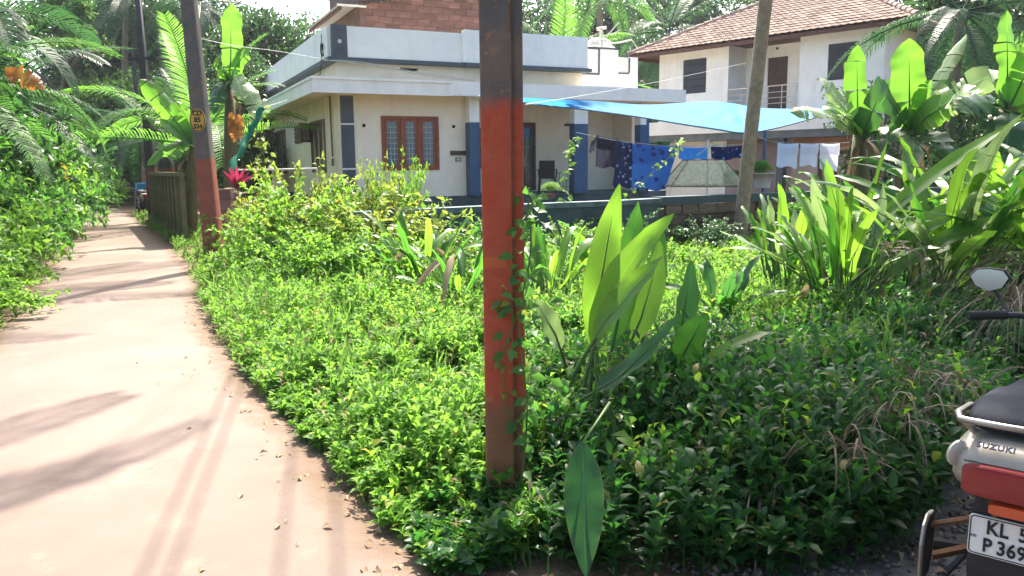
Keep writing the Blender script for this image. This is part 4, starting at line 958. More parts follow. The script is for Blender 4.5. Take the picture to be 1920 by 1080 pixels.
mb = MB(); mb.box(-.42, .42, -.04, .04, 4.75, 4.83); mb.build('cross_arm', 'dark_metal', P3)
mb = MB(); mb.loft([rrect(.17, .13, z, .03) for z in (0, .5, 1.5, 1.9)]); mb.build('stub_post', 'pole_far', P3, True, Vector((.42, .15, 0)))
P4 = thing('utility_pole', 'thin dark pole at the far end of the road', 'utility pole', (-16.4, 36, 0))
mb = MB(); mb.tube([(0, 0, 0), (0, 0, 3), (0, 0, 7)], [.12, .1, .07], 8); mb.build('shaft', 'pole_far', P4)
mb = MB(); mb.box(-.4, .4, -.03, .03, 6.6, 6.68); mb.build('cross_arm', 'dark_metal', P4)
t1, t2, t3 = Vector((-.06, 3.42, 7.2)), Vector((-4.95, 12.6, 7.2)), Vector((-10.75, 24.2, 6.9)); t0 = Vector((5, -6.5, 7.2))
for k, (dx, nm) in enumerate(((-.55, 'leftmost'), (0., 'middle'), (.55, 'rightmost'))):
    q = Vector((dx, 0, 0)); line('overhead_wire', f'{nm} bare wire high above the road between the utility poles', [t0+q, (t0+t1)/2+q-Vector((0, 0, .25)), t1+q, (t1+t2)/2+q-Vector((0, 0, .25)), t2+q, (t2+t3)/2+q-Vector((0, 0, .25)), t3+q], .009, 'wire_black', 'wire', 60)
line('service_wire', 'thin service wire running right from the parapet corner above the eaves', [at(606, 112, 20.2), at(700, 122, 20.0), at(800, 138, 20.2), at(890, 150, 20.5)], .010, 'wire_white', 'wire')
line('service_wire', 'second thin service wire drooping lower above the eaves', [at(606, 112, 20.2), at(690, 118, 20.0), at(790, 140, 20.2), at(890, 152, 20.4)], .009, 'wire_white', 'wire')
line('service_wire', 'thin wire running left from the parapet corner to the yellow plated pole', [at(612, 112, 20.1), at(520, 96, 17.5), at(440, 86, 15), at(366, 70, 12.6)], .006, 'wire_white', 'wire')
line('service_wire', 'thin wire crossing from the blue tarpaulin to the tiled house', [at(985, 196, 8), at(1100, 178, 15), at(1240, 152, 24), at(1400, 118, 29)], .006, 'wire_white', 'wire')
for k, nm in enumerate(('leftmost', 'second', 'third', 'rightmost')):
    q = Vector(((0, .14, .52, .78)[k], .0, .12*(k % 2))); line('power_cable', f'{nm} of four cables high above the plot, shadowed as a faint line on the road', [Vector((2.9, -7, 7.6))+q, Vector((.2, 4.6, 7.0))+q, Vector((-3.4, 20, 7.0))+q, Vector((-6.8, 34.5, 7.8))+q], .011, 'wire_black', 'cable', 40)
co_ = thing('cable_coil', 'loose coil of cable hanging on the parapet corner of the white house', 'cable', h1(-.30, .25, 4.25))
mb = MB(); mb.tube([(-.02+.012*k/10, .12*math.cos(k*.6), .22+.16*math.sin(k*.6)) for k in range(34)], .009, 5); mb.build('loop', 'wire_black', co_)
mb = MB(); mb.tube([(0, 0, .6), (-.03, .05, .3), (-.05, .1, 0), (-.06, -.05, -.35), (-.05, -.3, -.55)], .01, 5); mb.build('tail', 'wire_black', co_)

# laterite gate pillar, mossy wall, pipe barrier, green net
GP = thing('gate_pillar', 'short pillar of bare laterite blocks behind the yellow plated pole', 'gate pillar', (-5.35, 15.0, 0))
for k in range(6):
    b = MB(); b.box(-.17, .17, -.17, .17, 0, .19); b.v = [(x+random.uniform(-.02, .02), y+random.uniform(-.02, .02), z) for x, y, z in b.v]; b.build('block', 'laterite', GP, False, Vector((0, 0, .2*k)))
mb = MB(); mb.box(-.15, .15, -.15, .15, 0, 1.18); mb.build('core', 'mortar', GP)
MW = thing('mossy_wall', 'mossy ribbed compound wall between the poles on the right of the road', 'wall', (-7.3, 17.6, 0), R(-62))
mb = MB(); mb.box(-6.0, 1.2, -.05, .05, 0, 1.42); mb.build('panel', 'mossy', MW)
for k in range(10): mb = MB(); mb.box(-.13, .07, -.12, .051, 0, 1.40); mb.build('rib', 'mossy', MW, False, Vector((.95-.78*k, 0, 0)))
mb = MB(); mb.box(-6.0, 1.2, -.14, .07, 1.421, 1.50); mb.build('coping', 'mossy', MW)
BA = thing('pipe_barrier', 'white pipe rail in front of the side wall of the white house', 'railing', (0, 0, 0))
mb = MB(); mb.tube([at(432, 319, 17.5), at(520, 318, 17.5), at(594, 316, 17.5)], .02, 8); mb.build('rail', 'pvc', BA)
for px in (502, 594): mb = MB(); a = at(px, 318, 17.5); mb.tube([a, (a.x, a.y, 0)], .016, 6); mb.build('post', 'pvc', BA)
GN = thing('green_net', 'rolled green shade net slung diagonally left of the white house', 'net', (0, 0, 0))
cn = [at(430, 328, 16), at(447, 290, 16.4), at(465, 255, 16.8), at(478, 230, 17), at(492, 202, 17.2)]
mb = MB(); mb.tube([crv(cn, k/20)+Vector((.03*math.sin(k*1.3), 0, .02*math.cos(k*2))) for k in range(21)], [.04+.05*abs(math.sin(k*.55+.5))*(1-k/32) for k in range(21)], 8); mb.build('roll', 'green_net', GN, True)
mb = MB(); mb.tube([cn[0], at(436, 319, 17.4)], .008, 4); mb.tube([cn[-1], h1(-.8, 2.0, 3.4)], .008, 4); mb.build('tie', 'wire_white', GN)
# ------------------------------------------------------------------ motorcycle (local: x right, y forward, origin on the ground below the number plate)
def bike(label, loc, rz, full=True):
    b = thing('motorcycle', label, 'motorcycle', loc, rz)
    def wheel(y, r, w_):
        mb = MB(); mb.lathe([(r*.74, -w_*.42), (r*.86, -w_*.5), (r*.96, -w_*.36), (r, 0), (r*.96, w_*.36), (r*.86, w_*.5), (r*.74, w_*.42), (r*.72, 0)], (0, y, r), 28, 'x')
        wh = mb.build('wheel', 'rubber', b, True)
        mb = MB(); mb.lathe([(r*.73, -w_*.3), (r*.76, -w_*.36), (r*.66, -w_*.2), (r*.66, w_*.2), (r*.76, w_*.36), (r*.73, w_*.3)], (0, y, r), 28, 'x'); mb.lathe([(r*.16, -.07), (r*.2, 0), (r*.16, .07)], (0, y, r), 12, 'x')
        for k in range(6): a = k*math.pi/3; mb.tube([(0, y+.05*math.cos(a), r+.05*math.sin(a)), (0, y+r*.7*math.cos(a), r+r*.7*math.sin(a))], .014, 5)
        mb.build('rim', 'dark_metal', wh)
    wheel(.33, .30, .105); wheel(1.60, .29, .09)
    def sect(y, hw, z0, z1, e=.55, n=16, off=0):
        zc, hz = (z0+z1)/2, (z1-z0)/2; r_ = []
        for k in range(n):
            a = 2*math.pi*(k+.5)/n; c_, s_ = math.cos(a), math.sin(a)
            r_.append(Vector((hw*math.copysign(abs(c_)**e, c_), y+off*(s_+1), zc+hz*math.copysign(abs(s_)**e, s_))))
        return r_
    mb = MB(); mb.loft([sect(-.055, .125, .700, .755, off=.012), sect(-.045, .150, .672, .778, off=.014), sect(-.01, .166, .648, .790, off=.012), sect(.07, .172, .640, .800), sect(.2, .165, .630, .806), sect(.42, .135, .60, .81), sect(.6, .11, .58, .78)])
    cw = mb.build('tail_cowl', 'bike_silver', b); smooth_mesh(cw.data, 50)
    mb = MB(); mb.loft([sect(-.063, .122, .660, .728, .3), sect(-.060, .131, .653, .735, .3), sect(-.03, .137, .648, .740, .3)]); tl_o = mb.build('tail_light', 'red_lens', b); smooth_mesh(tl_o.data, 40)
    mb = MB(); mb.loft([sect(-.062, .062, .612, .640, .35), sect(-.03, .066, .608, .643, .35)]); mb.build('reflector', 'orange_lens', b)
    for s_ in (-1, 1):
        mb = MB(); c_ = Vector((s_*.151, -.026, .752)); rings = []
        for q, rr in ((-.006, .4), (-.004, .8), (0, 1), (.012, .95)):
            rings.append([c_+Vector((s_*.005*math.cos(2*math.pi*k/14)*0+.026*rr*math.cos(2*math.pi*k/14), q+s_*0, .034*rr*math.sin(2*math.pi*k/14)+.012*math.cos(2*math.pi*k/14)*s_*-1)) for k in range(14)])
        mb.loft(rings); o = mb.build('indicator', 'clear_lens', b, True); o.data.transform(Matrix.Translation(c_) @ Matrix.Rotation(R(-s_*38), 4, 'Z') @ Matrix.Translation(-c_))
    mb = MB(); mb.loft([sect(.03, .11, .812, .836), sect(.06, .145, .805, .855), sect(.18, .155, .80, .872), sect(.4, .145, .79, .858), sect(.55, .125, .79, .83), sect(.8, .12, .77, .80), sect(.98, .07, .77, .79)]); s1 = mb.build('seat', 'seat_vinyl', b); smooth_mesh(s1.data, 60)
    mb = MB(); mb.tube([(-.14, .34, .79), (-.168, .22, .828), (-.172, .06, .844), (-.150, -.025, .850), (-.05, -.045, .854), (.05, -.045, .854), (.150, -.025, .850), (.172, .06, .844), (.168, .22, .828), (.14, .34, .79)], .0095, 8)
    mb.tube([(-.150, -.01, .848), (-.120, .03, .806)], .010, 6); mb.tube([(.150, -.01, .848), (.120, .03, .806)], .010, 6); mb.build('grab_rail', 'chrome', b, True)
    mb = MB(); mb.tube([(-.173, .30, .735), (-.176, .12, .738), (-.168, .0, .742)], .0018, 4); mb.tube([(.173, .30, .735), (.176, .12, .738), (.168, .0, .742)], .0018, 4); mb.tube([(-.13, -.05, .7445), (.13, -.05, .7445)], .0022, 4); mb.build('panel_seam', 'plastic_black', cw)
    for k in (-.05, .05): MB().lathe([(.007, -.004), (.007, 0), (.004, .001)], (k, -.03, .600), 8, 'y').build('bolt', 'rusty', b)
    # rear mudguard and plate holder
    mb = MB(); mb.loft([[Vector((x, y+yy, z)) for x, yy in ((-hw, -.012), (hw, -.012), (hw, .03), (-hw, .03))] for y, z, hw in ((.06, .18, .085), (.03, .30, .105), (.012, .42, .112), (.008, .56, .112), (.0, .64, .10), (.03, .70, .11))]); mb.build('mudguard', 'plastic_black', b)
    if full:
        plm = Matrix.Translation((0, -.022, .530)) @ Matrix.Rotation(R(-4), 4, 'X')
        mb = MB(); pl = [plm @ Vector(v) for v in []]
        mb.loft([[plm @ (v_ := Vector((p_.x, y, p_.y))) for p_ in rrect(.110, .056, 0, .010)] for y in (.006, 0)]); mb.build('number_plate', 'plate_white', b)
        mb = MB(); rr_ = [plm @ Vector((p_.x, -.001, p_.y)) for p_ in rrect(.106, .052, 0, .009)]; mb.tube(rr_+[rr_[0]], .0016, 5, False); mb.build('plate_border', 'letter_black', b)
        rx = Matrix.Rotation(R(90), 4, 'X')
        for txt, x_, z_ in (('KL', -.068, .0255), ('5', .008, .0255), ('P', -.074, -.0255), ('369', -.040, -.0255)):
            text_mesh('lettering', txt, .054, 'letter_black', b, plm @ Matrix.Translation((x_, -.003, z_)) @ rx @ Matrix.Scale(.84, 4, (1, 0, 0)), .001, .0012, 'LEFT', 1.05)
        text_mesh('lettering', 'IND', .009, 'letter_navy', b, plm @ Matrix.Translation((-.105, -.003, -.004)) @ rx, .0006, .0002, 'LEFT')
        text_mesh('lettering', 'SUZUKI', .024, 'letter_navy', b, Matrix.Translation((-.105, -.032, .789)) @ Matrix.Rotation(R(38), 4, 'X'), .002, .0008, 'LEFT', 1.15)
    # guard plate, footrest, exhaust
    mb = MB(); gpz = [(.0, .0), (.0, .10), (.02, .155), (.06, .175), (.11, .17), (.14, .12), (.13, .04), (.10, -.02), (.05, -.03)]
    mb.loft([[Vector((x, .10+a, .30+c_)) for a, c_ in gpz] for x in (-.255, -.245)]); gd = mb.build('saree_guard', 'plastic_black', b)
    rim = [(-.25, .10+a, .30+c_) for a, c_ in gpz]; mb = MB(); mb.tube(rim+[rim[0]], .007, 6, False); mb.build('guard_rim', 'chrome', gd)
    mb = MB(); mb.tube([(-.25, .20, .43), (-.15, .22, .47), (-.07, .3, .5)], .010, 6); mb.tube([(-.25, .24, .31), (-.16, .33, .33), (-.08, .4, .36)], .016, 6); mb.build('footrest_bracket', 'rusty', b)
    mb = MB(); mb.tube([(-.30, .35, .30), (-.10, .42, .30)], .022, 8); mb.build('footrest', 'rubber', b)
    mb = MB(); mb.tube([(.17, .05, .36), (.17, .35, .33), (.16, .8, .26), (.12, 1.1, .3)], [.05, .055, .04, .025], 10); mb.build('exhaust', 'chrome', b, True)
    for s_ in (-1, 1): mb = MB(); mb.tube([(s_*.12, .34, .31), (s_*.12, .45, .66)], [.032, .026], 8); mb.build('shock_absorber', 'dark_metal', b, True)
    # engine, tank, forks, bars, mirrors
    mb = MB(); mb.loft([sect(.62, .10, .22, .42, .6), sect(.8, .14, .2, .5, .6), sect(1.05, .13, .2, .55, .6), sect(1.2, .08, .28, .5, .6)]); mb.build('engine', 'dark_metal', b, True)
    mb = MB(); mb.loft([sect(.86, .08, .72, .80), sect(.95, .125, .68, .87), sect(1.1, .14, .66, .92), sect(1.25, .13, .68, .92), sect(1.36, .07, .74, .88)]); mb.build('fuel_tank', 'bike_silver' if full else 'dark_metal', b, True)
    mb = MB()
    for s_ in (-1, 1): mb.tube([(s_*.085, 1.60, .29), (s_*.085, 1.42, .93)], .022, 8)
    mb.build('fork', 'chrome', b, True)
    mb = MB(); mb.loft([sect(1.46, .09, .74, .92, .8), sect(1.52, .10, .72, .93, .8), sect(1.57, .07, .75, .90, .8)]); mb.build('headlight', 'dark_metal', b, True)
    mb = MB(); mb.tube([(-.37, 1.27, .92), (-.22, 1.36, .925), (-.1, 1.40, .92), (.1, 1.40, .92), (.22, 1.36, .925), (.37, 1.27, .92)], .013, 8); mb.build('handlebar', 'dark_metal', b, True)
    for s_ in (-1, 1):
        mb = MB(); mb.tube([(s_*.375, 1.265, .92), (s_*.25, 1.345, .925)], .019, 10); mb.build('grip', 'rubber', b)
        mb = MB(); mb.tube([(s_*.24, 1.36, .925), (s_*.29, 1.42, .98), (s_*.32, 1.42, 1.03)], .007, 6)
        c_ = Vector((s_*.335, 1.42, 1.055)); shp = [(-.075, .012), (-.05, .043), (0, .05), (.055, .045), (.078, .015), (.055, -.03), (.005, -.05), (-.05, -.03)]
        mb.loft([[c_+Vector((-s_*x*sc_, q, z*sc_)) for x, z in shp] for sc_, q in ((1, 0), (1.05, .01), (.8, .035), (.3, .045))]); mo = mb.build('mirror', 'plastic_black', b)
        mb = MB(); mb.add([c_+Vector((-s_*x*.93, -.010+z*.075+x*.10*s_, z*.93)) for x, z in shp], [tuple(range(8))]); mb.build('mirror_glass', 'mirror_glass', mo)
    mb = MB(); mb.tube([(-.15, .85, .25), (-.30, .75, .01)], .012, 6); mb.build('side_stand', 'dark_metal', b)
    return b
bike('silver motorcycle with red tail light parked on gravel at the right edge', (1.362, 2.045, 0), R(-40))
fb = bike('dark motorcycle parked far down the road beside the pole', (-12.3, 27.2, 0), R(35), False)
tag(shp_ := MB().box(-.25, .25, -.16, .16, 0, .22).build('blue_bag', 'blue_bag', None, False, Vector((-12.55, 27.6, .90))), 'small bright blue bag on the seat of the far motorcycle', 'bag')
shp_.data.transform(Matrix.Rotation(R(35), 4, 'Z'))

# ------------------------------------------------------------------ ground cover (one green mass nobody could count)
def cover(name, n, xr, yr, keep, hfun, lsize, nl, mat, label, seed, four=True, cat='weeds', top=.6, aspect=.44, pitch=.35, six=False):
    g = np.random.default_rng(seed); x = g.uniform(*xr, n); y = g.uniform(*yr, n); k = keep(x, y, g); x, y = x[k], y[k]; n = len(x)
    h = hfun(x, y)*(.65+.5*g.random(n)); B = []; D = []; Ls = []
    lx = g.normal(0, .13, n)*h; ly = g.normal(0, .13, n)*h
    for j in range(nl):
        f = 1-(1-(j+.5)/nl)*top; f = f+g.uniform(-.05, .05, n); a = j*2.2+g.uniform(0, 6.28, n)*.3+np.arange(n)*1.7
        el = pitch + .6*(j/nl) + g.normal(0, .25, n)
        B.append(np.stack([x+lx*f, y+ly*f, h*f], 1)); D.append(np.stack([np.cos(a)*np.cos(el), np.sin(a)*np.cos(el), np.sin(el)], 1))
        Ls.append(lsize(x, y)*(1.15-.5*abs(j/nl-.45))*(.7+.6*g.random(n)))
    B = np.concatenate(B); D = np.concatenate(D); L = np.concatenate(Ls); N = np.array([0, 0, 1.])+g.normal(0, .25, (len(B), 3))
    V, Fc = leaves_np(B, D, N, L, L*aspect*(.8+.4*g.random(len(L))), .3, .2, four, six)
    # stems as thin upright triangles
    dx = np.stack([np.full(n, .004), np.zeros(n), np.zeros(n)], 1); b0 = np.stack([x, y, np.zeros(n)], 1); t_ = np.stack([x+lx, y+ly, h], 1)
    SV = np.stack([b0-dx, b0+dx, t_], 1).reshape(-1, 3); SF = np.arange(3*n).reshape(-1, 3)+len(V)
    o = bpy.data.objects.new(name, np_mesh(name, np.concatenate([V, SV]), np.concatenate([Fc, SF]), [mat])); col.objects.link(o)
    return tag(o, label, cat, kind='stuff')
def edge_d(x, y): return (x-edge_x(RE, y))*.87
def gauss(x, y, cx, cy, sx, sy): return np.exp(-((x-cx)/sx)**2-((y-cy)/sy)**2)
def h_weed(x, y):
    h = .17+.14*snoise(x*1.3, y*1.3)+.12*snoise(x*3.2, y*3.2, 4)+.08*snoise(x*7, y*7, 1)
    h = h+.38*gauss(x, y, 1.5, 4.1, 1.5, 1.25)+.16*gauss(x, y, .5, 3.6, .7, .6)+.16*gauss(x, y, -2.2, 8.8, 1.0, 1.6)+.2*gauss(x, y, 3.5, 6.5, 1.6, 1.5)
    h = h+.20*np.clip((y-6.2)/4, 0, 1)*(.7+.6*snoise(x*1.9, y*1.9, 8))*(x < 1.8)
    h = h*(1-.7*gauss(x, y, -.15, 3.2, .38, .32))
    return np.clip(h*np.clip(.35+edge_d(x, y)/.55, .3, 1), .05, .8)
def open_patch(x, y): return (snoise(x*.9+2, y*.7, 7) > .62)
def keep_near(x, y, g): return (edge_d(x, y) > .06+.12*g.random(len(x))+.07*snoise(x*4, y*4, 2)) & (y > wb(x)+.05*snoise(x*5, y*3)) & ~((x > 1.3) & (y < 4.3) & (x > 1.66+(y-3.1)*.9))
cover('weeds', 10500, (-2.2, 1.0), (2.9, 6.6), lambda x, y, g: keep_near(x, y, g) & (snoise(x*2.7, y*2.7, 11) < .55+.3*g.random(len(x))) & ((x < .1) | (y > 4.8)), h_weed, lambda x, y: .054+0*x, 10, 'weed', 'low bright green weeds covering the plot beside the road', 21, six=True)
cover('weeds', 15000, (-5.0, 3.6), (6.4, 12.2), lambda x, y, g: keep_near(x, y, g) & (g.random(len(x)) < .92), h_weed, lambda x, y: .054+.002*(y-6), 8, 'weed', 'sunlit green weeds between the poles and the garden wall', 22, True)
cover('weeds', 6400, (-.4, 4.2), (2.8, 6.8), lambda x, y, g: keep_near(x, y, g) & ((x > -.05) | (y < 3.4)), h_weed, lambda x, y: .072+0*x, 15, 'weed_big_shaded', 'taller weeds right of the red pole, green darkened to deepen the shade', 23, True, top=.85, six=True)
cover('weeds', 900, (-4.2, 3.0), (3.1, 12), lambda x, y, g: keep_near(x, y, g) & (snoise(x*1.7+3, y*1.7, 15) > .15), lambda x, y: h_weed(x, y)+.14, lambda x, y: .085+0*x, 16, 'weed', 'straggling bushy weeds with larger leaves in the plot', 29, True, top=.9, aspect=.55)
cover('weeds', 700, (-4.2, 3.6), (3.0, 12), keep_near, lambda x, y: h_weed(x, y)+.10, lambda x, y: .05+0*x, 7, 'dry_leaf', 'dead brown weed stems standing in the green cover', 30, True, top=.9, aspect=.3)
cover('weeds', 4200, (-4.6, 2.6), (3.2, 11.5), lambda x, y, g: keep_near(x, y, g) & (snoise(x*2.1, y*2.1, 5) > .1) & (edge_d(x, y) > .15), lambda x, y: h_weed(x, y)+.07, lambda x, y: .055+0*x, 12, 'weed_lime', 'scattered taller lime green weeds rising from the low cover', 27, True, top=.7)
cover('grass', 600, (-3.6, 3.2), (4.0, 11.5), lambda x, y, g: keep_near(x, y, g) & (snoise(x*1.4, y*1.4, 9) > .05), lambda x, y: h_weed(x, y)+.10, lambda x, y: .20+0*x, 6, 'grass', 'narrow grass blades standing among the weeds', 28, True, 'grass', aspect=.07, pitch=.9, top=.9)
cover('weeds', 6500, (1.5, 9), (8, 17), lambda x, y, g: (x < .66*y+.6) & (y < 14.8+.55*(x-2.0)-.3), lambda x, y: .14+.06*snoise(x, y), lambda x, y: .06+0*x, 7, 'weed', 'pale green creeping weeds around the foot of the palm trunk', 24, False)
cover('grass', 5200, (-14, -4.0), (9.5, 26), lambda x, y, g: (edge_d(x, y) > .02) & (edge_d(x, y) < 1.1+.3*g.random(len(x))), lambda x, y: .24+.14*snoise(x, y, 3), lambda x, y: .075+0*x, 9, 'grass', 'pale grass and weeds on the right verge in front of the mossy wall', 25, False, 'grass', aspect=.25, pitch=.7)
def left_d(x, y): return (edge_x(LE, y)-x)*.87
cover('grass', 9000, (-20, -3.6), (5.5, 33), lambda x, y, g: (left_d(x, y) > -.06+.05*g.random(len(x))) & (left_d(x, y) < 1.0), lambda x, y: np.clip(.10+.35*left_d(x, y), .06, .5)+.04*snoise(x*2, y*2), lambda x, y: .06+.001*y, 9, 'grass', 'grass and low weeds along the left edge of the road', 26, False, 'grass', aspect=.28, pitch=.6)
cover('weeds', 3600, (4.0, 10), (4.6, 12.5), lambda x, y, g: y > wb(x)+.1*g.random(len(x)), lambda x, y: .24+.12*snoise(x, y), lambda x, y: .075+0*x, 11, 'weed_big_shaded', 'dim green weeds under and right of the thicket', 34, False, top=.8)
cover('grass', 3200, (-11, -3.4), (1.0, 12), lambda x, y, g: left_d(x, y) > .6+.4*g.random(len(x)), lambda x, y: .26+.12*snoise(x, y), lambda x, y: .09+0*x, 9, 'grass', 'rough grass on the ground behind the left bank', 35, False, 'grass', aspect=.25, pitch=.7)
# dry leaf litter
def litter(name, n, xr, yr, keep, label, seed, mat='dry_leaf', ls=(.02, .06)):
    g = np.random.default_rng(seed); x = g.uniform(*xr, n); y = g.uniform(*yr, n); k = keep(x, y, g); x, y = x[k], y[k]; n = len(x); a = g.uniform(0, 6.28, n)
    B = np.stack([x, y, .012+.025*g.random(n)], 1); D = np.stack([np.cos(a), np.sin(a), g.normal(0, .15, n)], 1); L = g.uniform(*ls, n)
    V, Fc = leaves_np(B, D, np.array([0, 0, 1.])+g.normal(0, .3, (n, 3)), L, L*.45, .5, .3, True)
    o = bpy.data.objects.new(name, np_mesh(name, V, Fc, [mat])); col.objects.link(o); return tag(o, label, 'leaf litter', kind='stuff')
litter('leaf_litter', 2200, (-4.5, .4), (2.4, 9), lambda x, y, g: (edge_d(x, y) < .16) & (edge_d(x, y) > -.12-.7*g.random(len(x))**6), 'dry fallen leaves along the road edge', 31)
litter('leaf_litter', 900, (-.6, 3.2), (2.3, 4.4), lambda x, y, g: (y < wb(x)+.35), 'dry leaves and straw below the shaded weeds', 32, ls=(.02, .07))
litter('leaf_litter', 700, (2, 6.2), (8, 12), lambda x, y, g: g.random(len(x)) < .9, 'brown dead leaves near the foot of the palm trunk', 33, ls=(.06, .2))

# ------------------------------------------------------------------ big leaved plants
def leaf_px(parent, base, x0, y0, x1, y1, Y0, Y1, W, mat, bow=(0, 0, .04), face=(.1, -.8, .5), fold=.22, seed=0, **k):
    return blade('leaf', at(x0, y0, Y0), at(x1, y1, Y1), W, mat, parent, bow, face, fold, seed=seed, base=base, **k)
TB = Vector((.62, 4.15, 0)); TU = thing('turmeric_plant', 'large turmeric plant with broad upright glowing leaves right of the red pole', 'plant', TB)
for i, a in enumerate([
    (1112, 650, 1162, 346, 4.10, 4.15, .175, 'turmeric_lime', (-.02, 0, .02), (.0, -1, .15), .10),
    (1150, 640, 1196, 378, 4.25, 4.35, .165, 'turmeric', (.02, 0, .02), (-.4, -.9, .2), .2),
    (1113, 648, 1264, 400, 3.98, 3.95, .165, 'turmeric_lime', (-.06, 0, .05), (-.3, -.85, .5), .22),
    (1116, 632, 1246, 478, 3.85, 3.75, .15, 'turmeric_lime', (-.05, 0, -.02), (-.35, -.6, .75), .30),
    (1178, 650, 1236, 452, 4.2, 4.3, .15, 'turmeric_lime', (.06, 0, .02), (.2, -.9, .3), .15),
    (1212, 600, 1240, 420, 4.4, 4.6, .13, 'turmeric', (.02, 0, .02), (.3, -.9, .2), .2),
    (1108, 738, 1274, 588, 3.75, 3.6, .13, 'turmeric_dark', (.05, 0, -.05), (-.75, -.35, .6), .35),
    (1272, 640, 1296, 488, 4.35, 4.4, .15, 'turmeric_dark', (.02, 0, .0), (.4, -.9, .2), .25),
    (1272, 692, 1328, 588, 4.1, 4.05, .16, 'turmeric', (-.04, 0, .05), (-.1, -.9, .4), .2),
    (1300, 705, 1462, 622, 4.0, 4.0, .085, 'turmeric_lime', (-.02, 0, .10), (.0, -.3, .9), .25),
    (1052, 655, 1000, 562, 4.3, 4.1, .13, 'banana_pale', (.02, 0, .06), (.3, -.8, .5), .1),
    (1180, 690, 1150, 560, 4.35, 4.5, .14, 'turmeric_dark', (0, 0, .02), (.0, -.9, .4), .2)]):
    leaf_px(TU, TB, *a[:7], a[7], a[8], a[9], a[10], seed=i, petiole=.22, seg=16)
mb = MB()
for q in ((1116, 650, 4.05), (1160, 650, 4.25), (1275, 690, 4.1), (1190, 690, 4.2), (1300, 705, 4.0)):
    e = at(*q)-TB; mb.tube([(e.x*.6, e.y*.6, 0), (e.x*.85, e.y*.85, e.z*.55), e], [.022, .02, .014], 7)
mb.build('stem', 'stem', TU, True)
DB = Vector((.36, 3.05, 0)); DT = thing('drooping_leaf_plant', 'single large dark leaf hanging straight down in front of the shaded weeds', 'plant', DB)
blade('leaf', at(1092, 832, 2.92), at(1098, 1080, 2.70), .150, 'turmeric_dark', DT, (0, -.02, .0), (.06, -1, .12), .08, seed=40, base=DB, seg=18, ripple=.03)
e = at(1092, 832, 2.92)-DB; mb = MB(); mb.tube([(.1, .35, 0), (.08, .28, .42), (.03, .08, .60), (e.x, e.y, e.z)], [.012, .010, .007, .005], 6); mb.build('stem', 'stem', DT, True)
for i, (a, w_) in enumerate((((1262, 795, 1300, 850, 3.3, 3.25), .06), ((1280, 800, 1252, 838, 3.32, 3.25), .045))):
    pass
def clump(name, label, base, n, hmin, hmax, reach, W, seed, mats, head=(0, 360), lean=(0, 0), droop=.12, elev=(35, 85), dead=0, prof='lance', cat='plant', group=None):
    g = random.Random(seed); base = Vector(base); root = thing(name, label, cat, base, 0, group); mb = MB()
    for k in range(n):
        a = R(g.uniform(*head)); el = R(g.uniform(*elev)); L = g.uniform(*reach); sh_ = g.uniform(hmin, hmax)
        r0_ = g.uniform(.03, .22); b0 = Vector((math.cos(a)*r0_, math.sin(a)*r0_, 0)); b1 = b0 + Vector((math.cos(a)*sh_*.25+lean[0]*sh_, math.sin(a)*sh_*.25+lean[1]*sh_, sh_))
        hv = Vector((math.cos(a), math.sin(a), 0))+Vector((lean[0], lean[1], 0))*.8
        T = b1 + (hv.normalized()*math.cos(el)+Vector((0, 0, math.sin(el))))*L; T.z = max(T.z, .12)
        wd = W*g.uniform(.75, 1.2)*(.6+.4*L/reach[1])
        blade('leaf', b1, T, wd, g.choice(mats), root, (g.uniform(-.09, .09), g.uniform(-.09, .09), droop*g.uniform(.4, 1.8)), (-hv.x*.6+g.uniform(-.25, .25), -hv.y*.6-.25+g.uniform(-.2, .2), .75), g.uniform(.12, .4), prof, 12, .08, g.choice((0, 0, 0, 1, 2)), .12, seed*100+k)
        mb.tube([b0, (b0+b1)/2+Vector((0, 0, .02)), b1], [.016, .014, .008], 5)
    mb.build('stem', 'stem', root, True)
    for k in range(dead):
        a = R(g.uniform(*head)); b1 = Vector((math.cos(a)*.15, math.sin(a)*.15, g.uniform(.35, .7))); T = b1+Vector((math.cos(a)*.35, math.sin(a)*.35-.1, -g.uniform(.3, .6)))
        T.z = max(T.z, .05)
        blade('dead_leaf', b1, T, .07, 'dry_leaf', root, (0, 0, .12), (0, -.7, .5), .5, 'lance', 8, .1, 0, 0, seed*100+60+k)
    return root
TL = ['turmeric', 'turmeric_lime', 'turmeric_lime', 'banana_pale']  # lime tones dominate to imitate backlit leaves in the thicket
TM = ['turmeric', 'turmeric', 'turmeric_lime', 'turmeric_dark']
clump('turmeric_plant', 'turmeric clump left of the red pole with a yellow leaf', (-1.0, 9.2, 0), 26, .2, .45, (.5, .9), .10, 3, ['turmeric', 'turmeric_lime'], elev=(5, 75), dead=2)
clump('turmeric_plant', 'sprawling narrow leaved turmeric between the left clump and the red pole', (-.55, 8.3, 0), 18, .12, .3, (.4, .75), .085, 13, ['turmeric', 'turmeric_lime'], elev=(0, 60), dead=2)
clump('turmeric_plant', 'low turmeric shoots behind the left clump by the garden wall', (-1.5, 10.3, 0), 14, .15, .3, (.4, .7), .09, 14, ['turmeric', 'turmeric_lime'], elev=(10, 70))
clump('turmeric_plant', 'turmeric clump directly behind the red pole in full sun', (.4, 8.7, 0), 24, .15, .4, (.5, .9), .095, 4, ['turmeric', 'turmeric_lime', 'turmeric_lime'], elev=(25, 75))
clump('turmeric_plant', 'low turmeric clump with narrow leaves between pole and garden wall', (1.1, 10.0, 0), 22, .15, .35, (.5, .8), .11, 5, ['turmeric', 'turmeric_lime'], elev=(20, 60))
clump('turmeric_plant', 'leafy turmeric clump behind the large glowing leaves', (1.9, 7.2, 0), 14, .15, .3, (.4, .65), .10, 6, ['turmeric', 'turmeric_dark'], elev=(20, 70))
